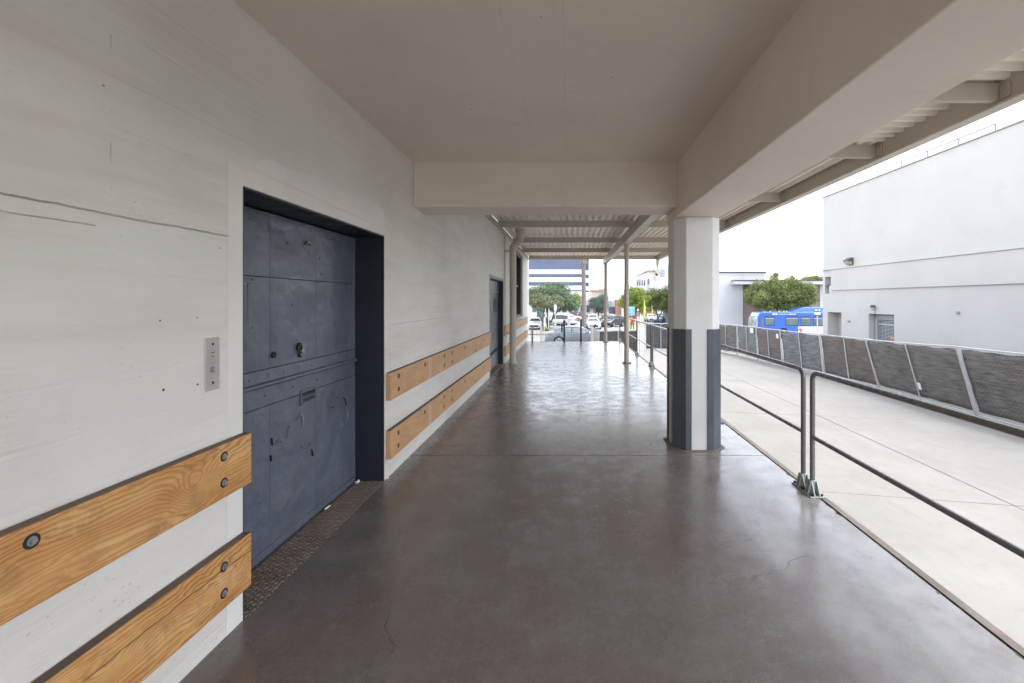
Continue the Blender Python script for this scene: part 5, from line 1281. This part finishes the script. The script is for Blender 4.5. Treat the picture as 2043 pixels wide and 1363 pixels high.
MB().box(-.1, LB2, -.006, .003, zr-.42, zr-.39).build('trim_strip', M('bus_dark_blue', (.015, .07, .36), .35), bus, local=True)

# ------------------------------------------------------------------ signs, flags, poles, person
YS = 40
sg = thing('arrow_sign', 'white arrow-shaped street sign on a pole in front of the blue bus', 'sign', (at(1631, YS), YS, -2.3))
X = at(1631, YS)
MB().tube([(X, YS+.03, -2.35), (X, YS+.03, zt(620, YS))], .045, 10).build('pole', FENCEG, sg, smooth=True)
a0, a1, zc_ = at(1622, YS), at(1637, YS), zt(625.5, YS); h = .2
MB().prism([(a0, zc_), (a0+.15, zc_-h), (a1, zc_-h), (a1, zc_+h), (a0+.15, zc_+h)], YS-.02, YS-.005, 'y').build('plate', BLK, sg)
MB().prism([(a0+.03, zc_), (a0+.16, zc_-h*.62), (a1-.02, zc_-h*.62), (a1-.02, zc_+h*.62), (a0+.16, zc_+h*.62)], YS-.028, YS-.021, 'y').build('arrow_face', WHITEP, sg)
for i, px in enumerate((1628, 1634.5)):
    MB().tube([(at(px, YS), YS, zc_+h), (at(px, YS), YS, zc_+h+.09), (at(px, YS), YS, zc_+h+.14)], [.05, .07, .03], 10).build('cap_knob', WHITEP, sg, smooth=True)  # round white knobs on top of the plate
def flag(label, px, Y, pyt, pyb, wd, c):
    X = at(px, Y); f = thing('feather_flag', label, 'flag', (X, Y, gz(X, Y)), group='feather flags by the car park')
    zt_, zb_ = zt(pyt, Y), zt(pyb, Y)
    MB().tube([(X+.02, Y, gz(X, Y)), (X+.02, Y, zt_)], .02, 6).build('pole', GREYP, f)
    pts = []; n = 14
    rows = [[(X+.03-wd*math.sin(math.pi*(i/n)**.8)*(.25 if s else -.75)*(1+.2*math.sin(i*1.7)), Y+.05*math.sin(i*.9+s), zb_+(zt_-zb_)*i/n) for s in (0, 1)] for i in range(n+1)]
    MB().grid(rows).build('cloth', c, f, solid=.01)
YEL = M('yellow_cloth', (.55, .52, .13), .7, .08, 2); YPALE = M('pale_yellow_cloth', (.6, .6, .2), .7, .1, 2)
flag('tall yellow feather flag in front of the dark olive tree', 1284.5, 60, 596, 637, .30, YEL)
flag('shorter pale yellow feather flag further off to the column side', 1300, 72, 607, 638, .24, YPALE)
bs_ = thing('blue_board', 'light blue board sign on a post beside the round canopy post', 'sign', (at(1260, 57), 57, gz(8, 57)))
MB().box(at(1253, 57), at(1266, 57), 57, 57.08, zt(629.5, 57), zt(612, 57)).build('board', M('sky_blue_board', (.22, .48, .68), .5, .05), bs_, bevel=.02)
MB().tube([(at(1260, 57), 57.1, gz(8, 57)), (at(1260, 57), 57.1, zt(614, 57))], .05, 8).build('post', GREYP, bs_)
NB = M('navy_print', (.02, .1, .22), .6)
for r_, (py, segs) in enumerate(((618, ((1255.5, 1257.5), (1262, 1264.5))), (621, ((1255.3, 1257), (1261.5, 1264.5))), (625.5, ((1255.5, 1258.5), (1260.5, 1264))), (627.5, ((1255.5, 1257), )))):
    for a, b in segs: MB().box(at(a, 57), at(b, 57), 56.985, 56.998, zt(py+.4, 57), zt(py-.5, 57)).build('print_mark', NB, bs_)
# person between two yellow boards
YP = 55; gzp = gz(8, YP)-.05; XP = at(1261.5, YP)
per = thing('person', 'person in red top and dark trousers standing between yellow boards', 'person', (XP, YP, gzp))
def skin_body(name, pts, edges, rad, mat, parent):
    me = bpy.data.meshes.new(name); me.from_pydata(pts, edges, []); o = bpy.data.objects.new(name, me); col.objects.link(o); o.parent = parent
    me.materials.append(mat)
    md = o.modifiers.new('skin', 'SKIN')
    for i, r_ in enumerate(rad): me.skin_vertices[0].data[i].radius = (r_, r_*.8)
    me.skin_vertices[0].data[0].use_root = True
    s_ = o.modifiers.new('sub', 'SUBSURF'); s_.levels = 1; s_.render_levels = 2
    return o
def body_mat():
    t = NT('person_clothing'); z_ = t.xyz(t.vec(obj=True))[2]; x_ = t.xyz(t.vec(obj=True))[0]
    c = t.mix(t.math('GREATER_THAN', z_, .86), (.035, .03, .04), (.42, .045, .04))
    c = t.mix(t.math('GREATER_THAN', z_, 1.43), c, (.35, .2, .14)); c = t.mix(t.math('LESS_THAN', z_, .09), c, (.02, .02, .02))
    return t.out(c, .8)
J = [(0, 0, .92), (0, 0, 1.12), (0, 0, 1.33), (0, 0, 1.45), (0, -.01, 1.55), (0, -.01, 1.66), (-.19, 0, 1.34), (-.27, -.02, 1.08), (-.24, -.10, .86), (.19, 0, 1.34), (.28, -.02, 1.08), (.25, -.10, .86), (-.11, 0, .86), (-.15, -.02, .48), (-.17, 0, .10), (.11, 0, .86), (.15, -.02, .48), (.18, 0, .10), (-.18, -.15, .04), (.20, -.15, .04), (-.23, -.13, .78), (.24, -.13, .78)]
E = [(0, 1), (1, 2), (2, 3), (3, 4), (4, 5), (2, 6), (6, 7), (7, 8), (2, 9), (9, 10), (10, 11), (0, 12), (12, 13), (13, 14), (0, 15), (15, 16), (16, 17), (14, 18), (17, 19), (8, 20), (11, 21)]
Rr = [.15, .14, .16, .06, .10, .09, .07, .05, .038, .07, .05, .038, .10, .07, .05, .10, .07, .05, .045, .045, .035, .035]
pb = skin_body('body', J, E, Rr, body_mat(), per)
MB().tube([(0, 0, 1.60), (0, 0, 1.68), (0, 0, 1.73)], [.115, .105, .04], 12).build('hair', M('dark_hair', (.03, .022, .018), .7), per, local=True, smooth=True)
for i, (px, wd) in enumerate(((1256.5, 2.2), (1266, 2.2))):
    yb_ = thing('yellow_board', ('yellow sandwich board at the side of the standing person towards the round post', 'yellow sandwich board at the side of the standing person towards the column')[i], 'sign', (at(px, 55.3), 55.3, gzp))
    for s in (-1, 1):
        MB().hexa([(at(px-wd, 55.3), 55.3+s*.28-.015, gzp), (at(px+wd, 55.3), 55.3+s*.28-.015, gzp), (at(px+wd, 55.3), 55.3+s*.28+.015, gzp), (at(px-wd, 55.3), 55.3+s*.28+.015, gzp), (at(px-wd, 55.3), 55.3+s*.03-.012, gzp+1.0), (at(px+wd, 55.3), 55.3+s*.03-.012, gzp+1.0), (at(px+wd, 55.3), 55.3+s*.03+.012, gzp+1.0), (at(px-wd, 55.3), 55.3+s*.03+.012, gzp+1.0)]).build('panel', YEL, yb_)
for i, (px, c, pyt) in enumerate(((1277.7, WHITEP, 627), (1281, YPALE, 630))):
    o = MB().tube([(at(px, 62), 62, gz(9, 62)), (at(px, 62), 62, zt(pyt+.6, 62)), (at(px, 62), 62, zt(pyt, 62))], [.075, .075, .03], 10).build('bollard', c, smooth=True)
    tag(o, ('white bollard beside the tall yellow flag', 'pale yellow bollard at the foot of the tall yellow flag')[i], 'bollard')
def pole_sign(label, px, Y, pyt, pyb, w_, mat, pole_to=None, name='street_sign'):
    X = at(px, Y); s = thing(name, label, 'sign', (X, Y, gz(X, Y)))
    MB().tube([(X, Y+.04, gz(X, Y)-.1), (X, Y+.04, zt(pyt, Y))], .035, 8).build('pole', FENCEG, s)
    MB().box(at(px-w_/2, Y), at(px+w_/2, Y), Y-.02, Y, zt(pyb, Y), zt(pyt, Y)).build('plate', mat, s, bevel=.01)
PALEG = M('pale_sign_back', (.55, .57, .57), .5)
pole_sign('tall pale rectangular sign on a post in front of the ficus crown', 1108, 52, 608, 620, 5.5, PALEG)
pole_sign('small orange sign beside the white estate car bonnet', 1102.5, 66, 629.5, 635, 4.5, M('orange_sign', (.75, .36, .03), .5))
pole_sign('small white sign on a pole beside the pale yellow bollard', 1272.8, 66, 616.5, 620, 3, WHITEP)
pole_sign('slim pale banner sign behind the palm trunk', 1153, 95, 600, 612, 2.2, PALEG)
pole_sign('round-cornered cream meter head on a post by the guard rail', 1273, 58, 632, 637, 4.5, M('cream_meter', (.62, .58, .42), .5))
for i, px in enumerate((1088, 1094.5)):
    o = MB().tube([(at(px, 57), 57, gz(0, 57)-.05), (at(px, 57), 57, zt(613, 57))], .055, 10).build('pale_pole', WHITEP, smooth=True); tag(o, ('thin white pole close against the ficus fork', 'thin white pole just beyond the ficus trunk')[i], 'pole')
lp = thing('street_lamp', 'faint tall street lamp with a single arm in the distance', 'street lamp', (at(1228, 140), 140, -2.4))
MB().tube([(at(1228, 140), 140, -2.4), (at(1228, 140), 140, zt(550, 140)), (at(1227, 140), 140, zt(548, 140)), (at(1220, 140), 140, zt(547, 140))], [.10, .07, .06, .05], 8).build('pole', M('lamp_pole', (.52, .54, .55), .5), lp)
MB().box(at(1217.5, 140), at(1220.5, 140), 139.8, 140.2, zt(548, 140), zt(546.8, 140)).build('lamp_head', M('lamp_pole', (.52, .54, .55), .5), lp)
fpole = MB().tube([(at(1306, 82), 82, gz(14, 82)-.1), (at(1306, 82), 82, zt(587, 82))], [.06, .04], 8).build('flag_pole', GREYP); tag(fpole, 'slim grey pole rising through the olive tree', 'pole')
pk = thing('parking_booth', 'small grey and white kiosk beside the white column at the far trees', 'kiosk', (at(1330, 78), 78, gz(16, 78)))
MB().box(at(1327, 78), at(1336, 78), 78, 80, gz(16, 78)-.1, zt(621, 78)).build('wall', M('kiosk_grey', (.22, .24, .26), .5), pk)
MB().box(at(1322.5, 78), at(1338, 78), 77.4, 80.4, zt(621, 78)+.01, zt(618.5, 78)).build('roof', WB2, pk)
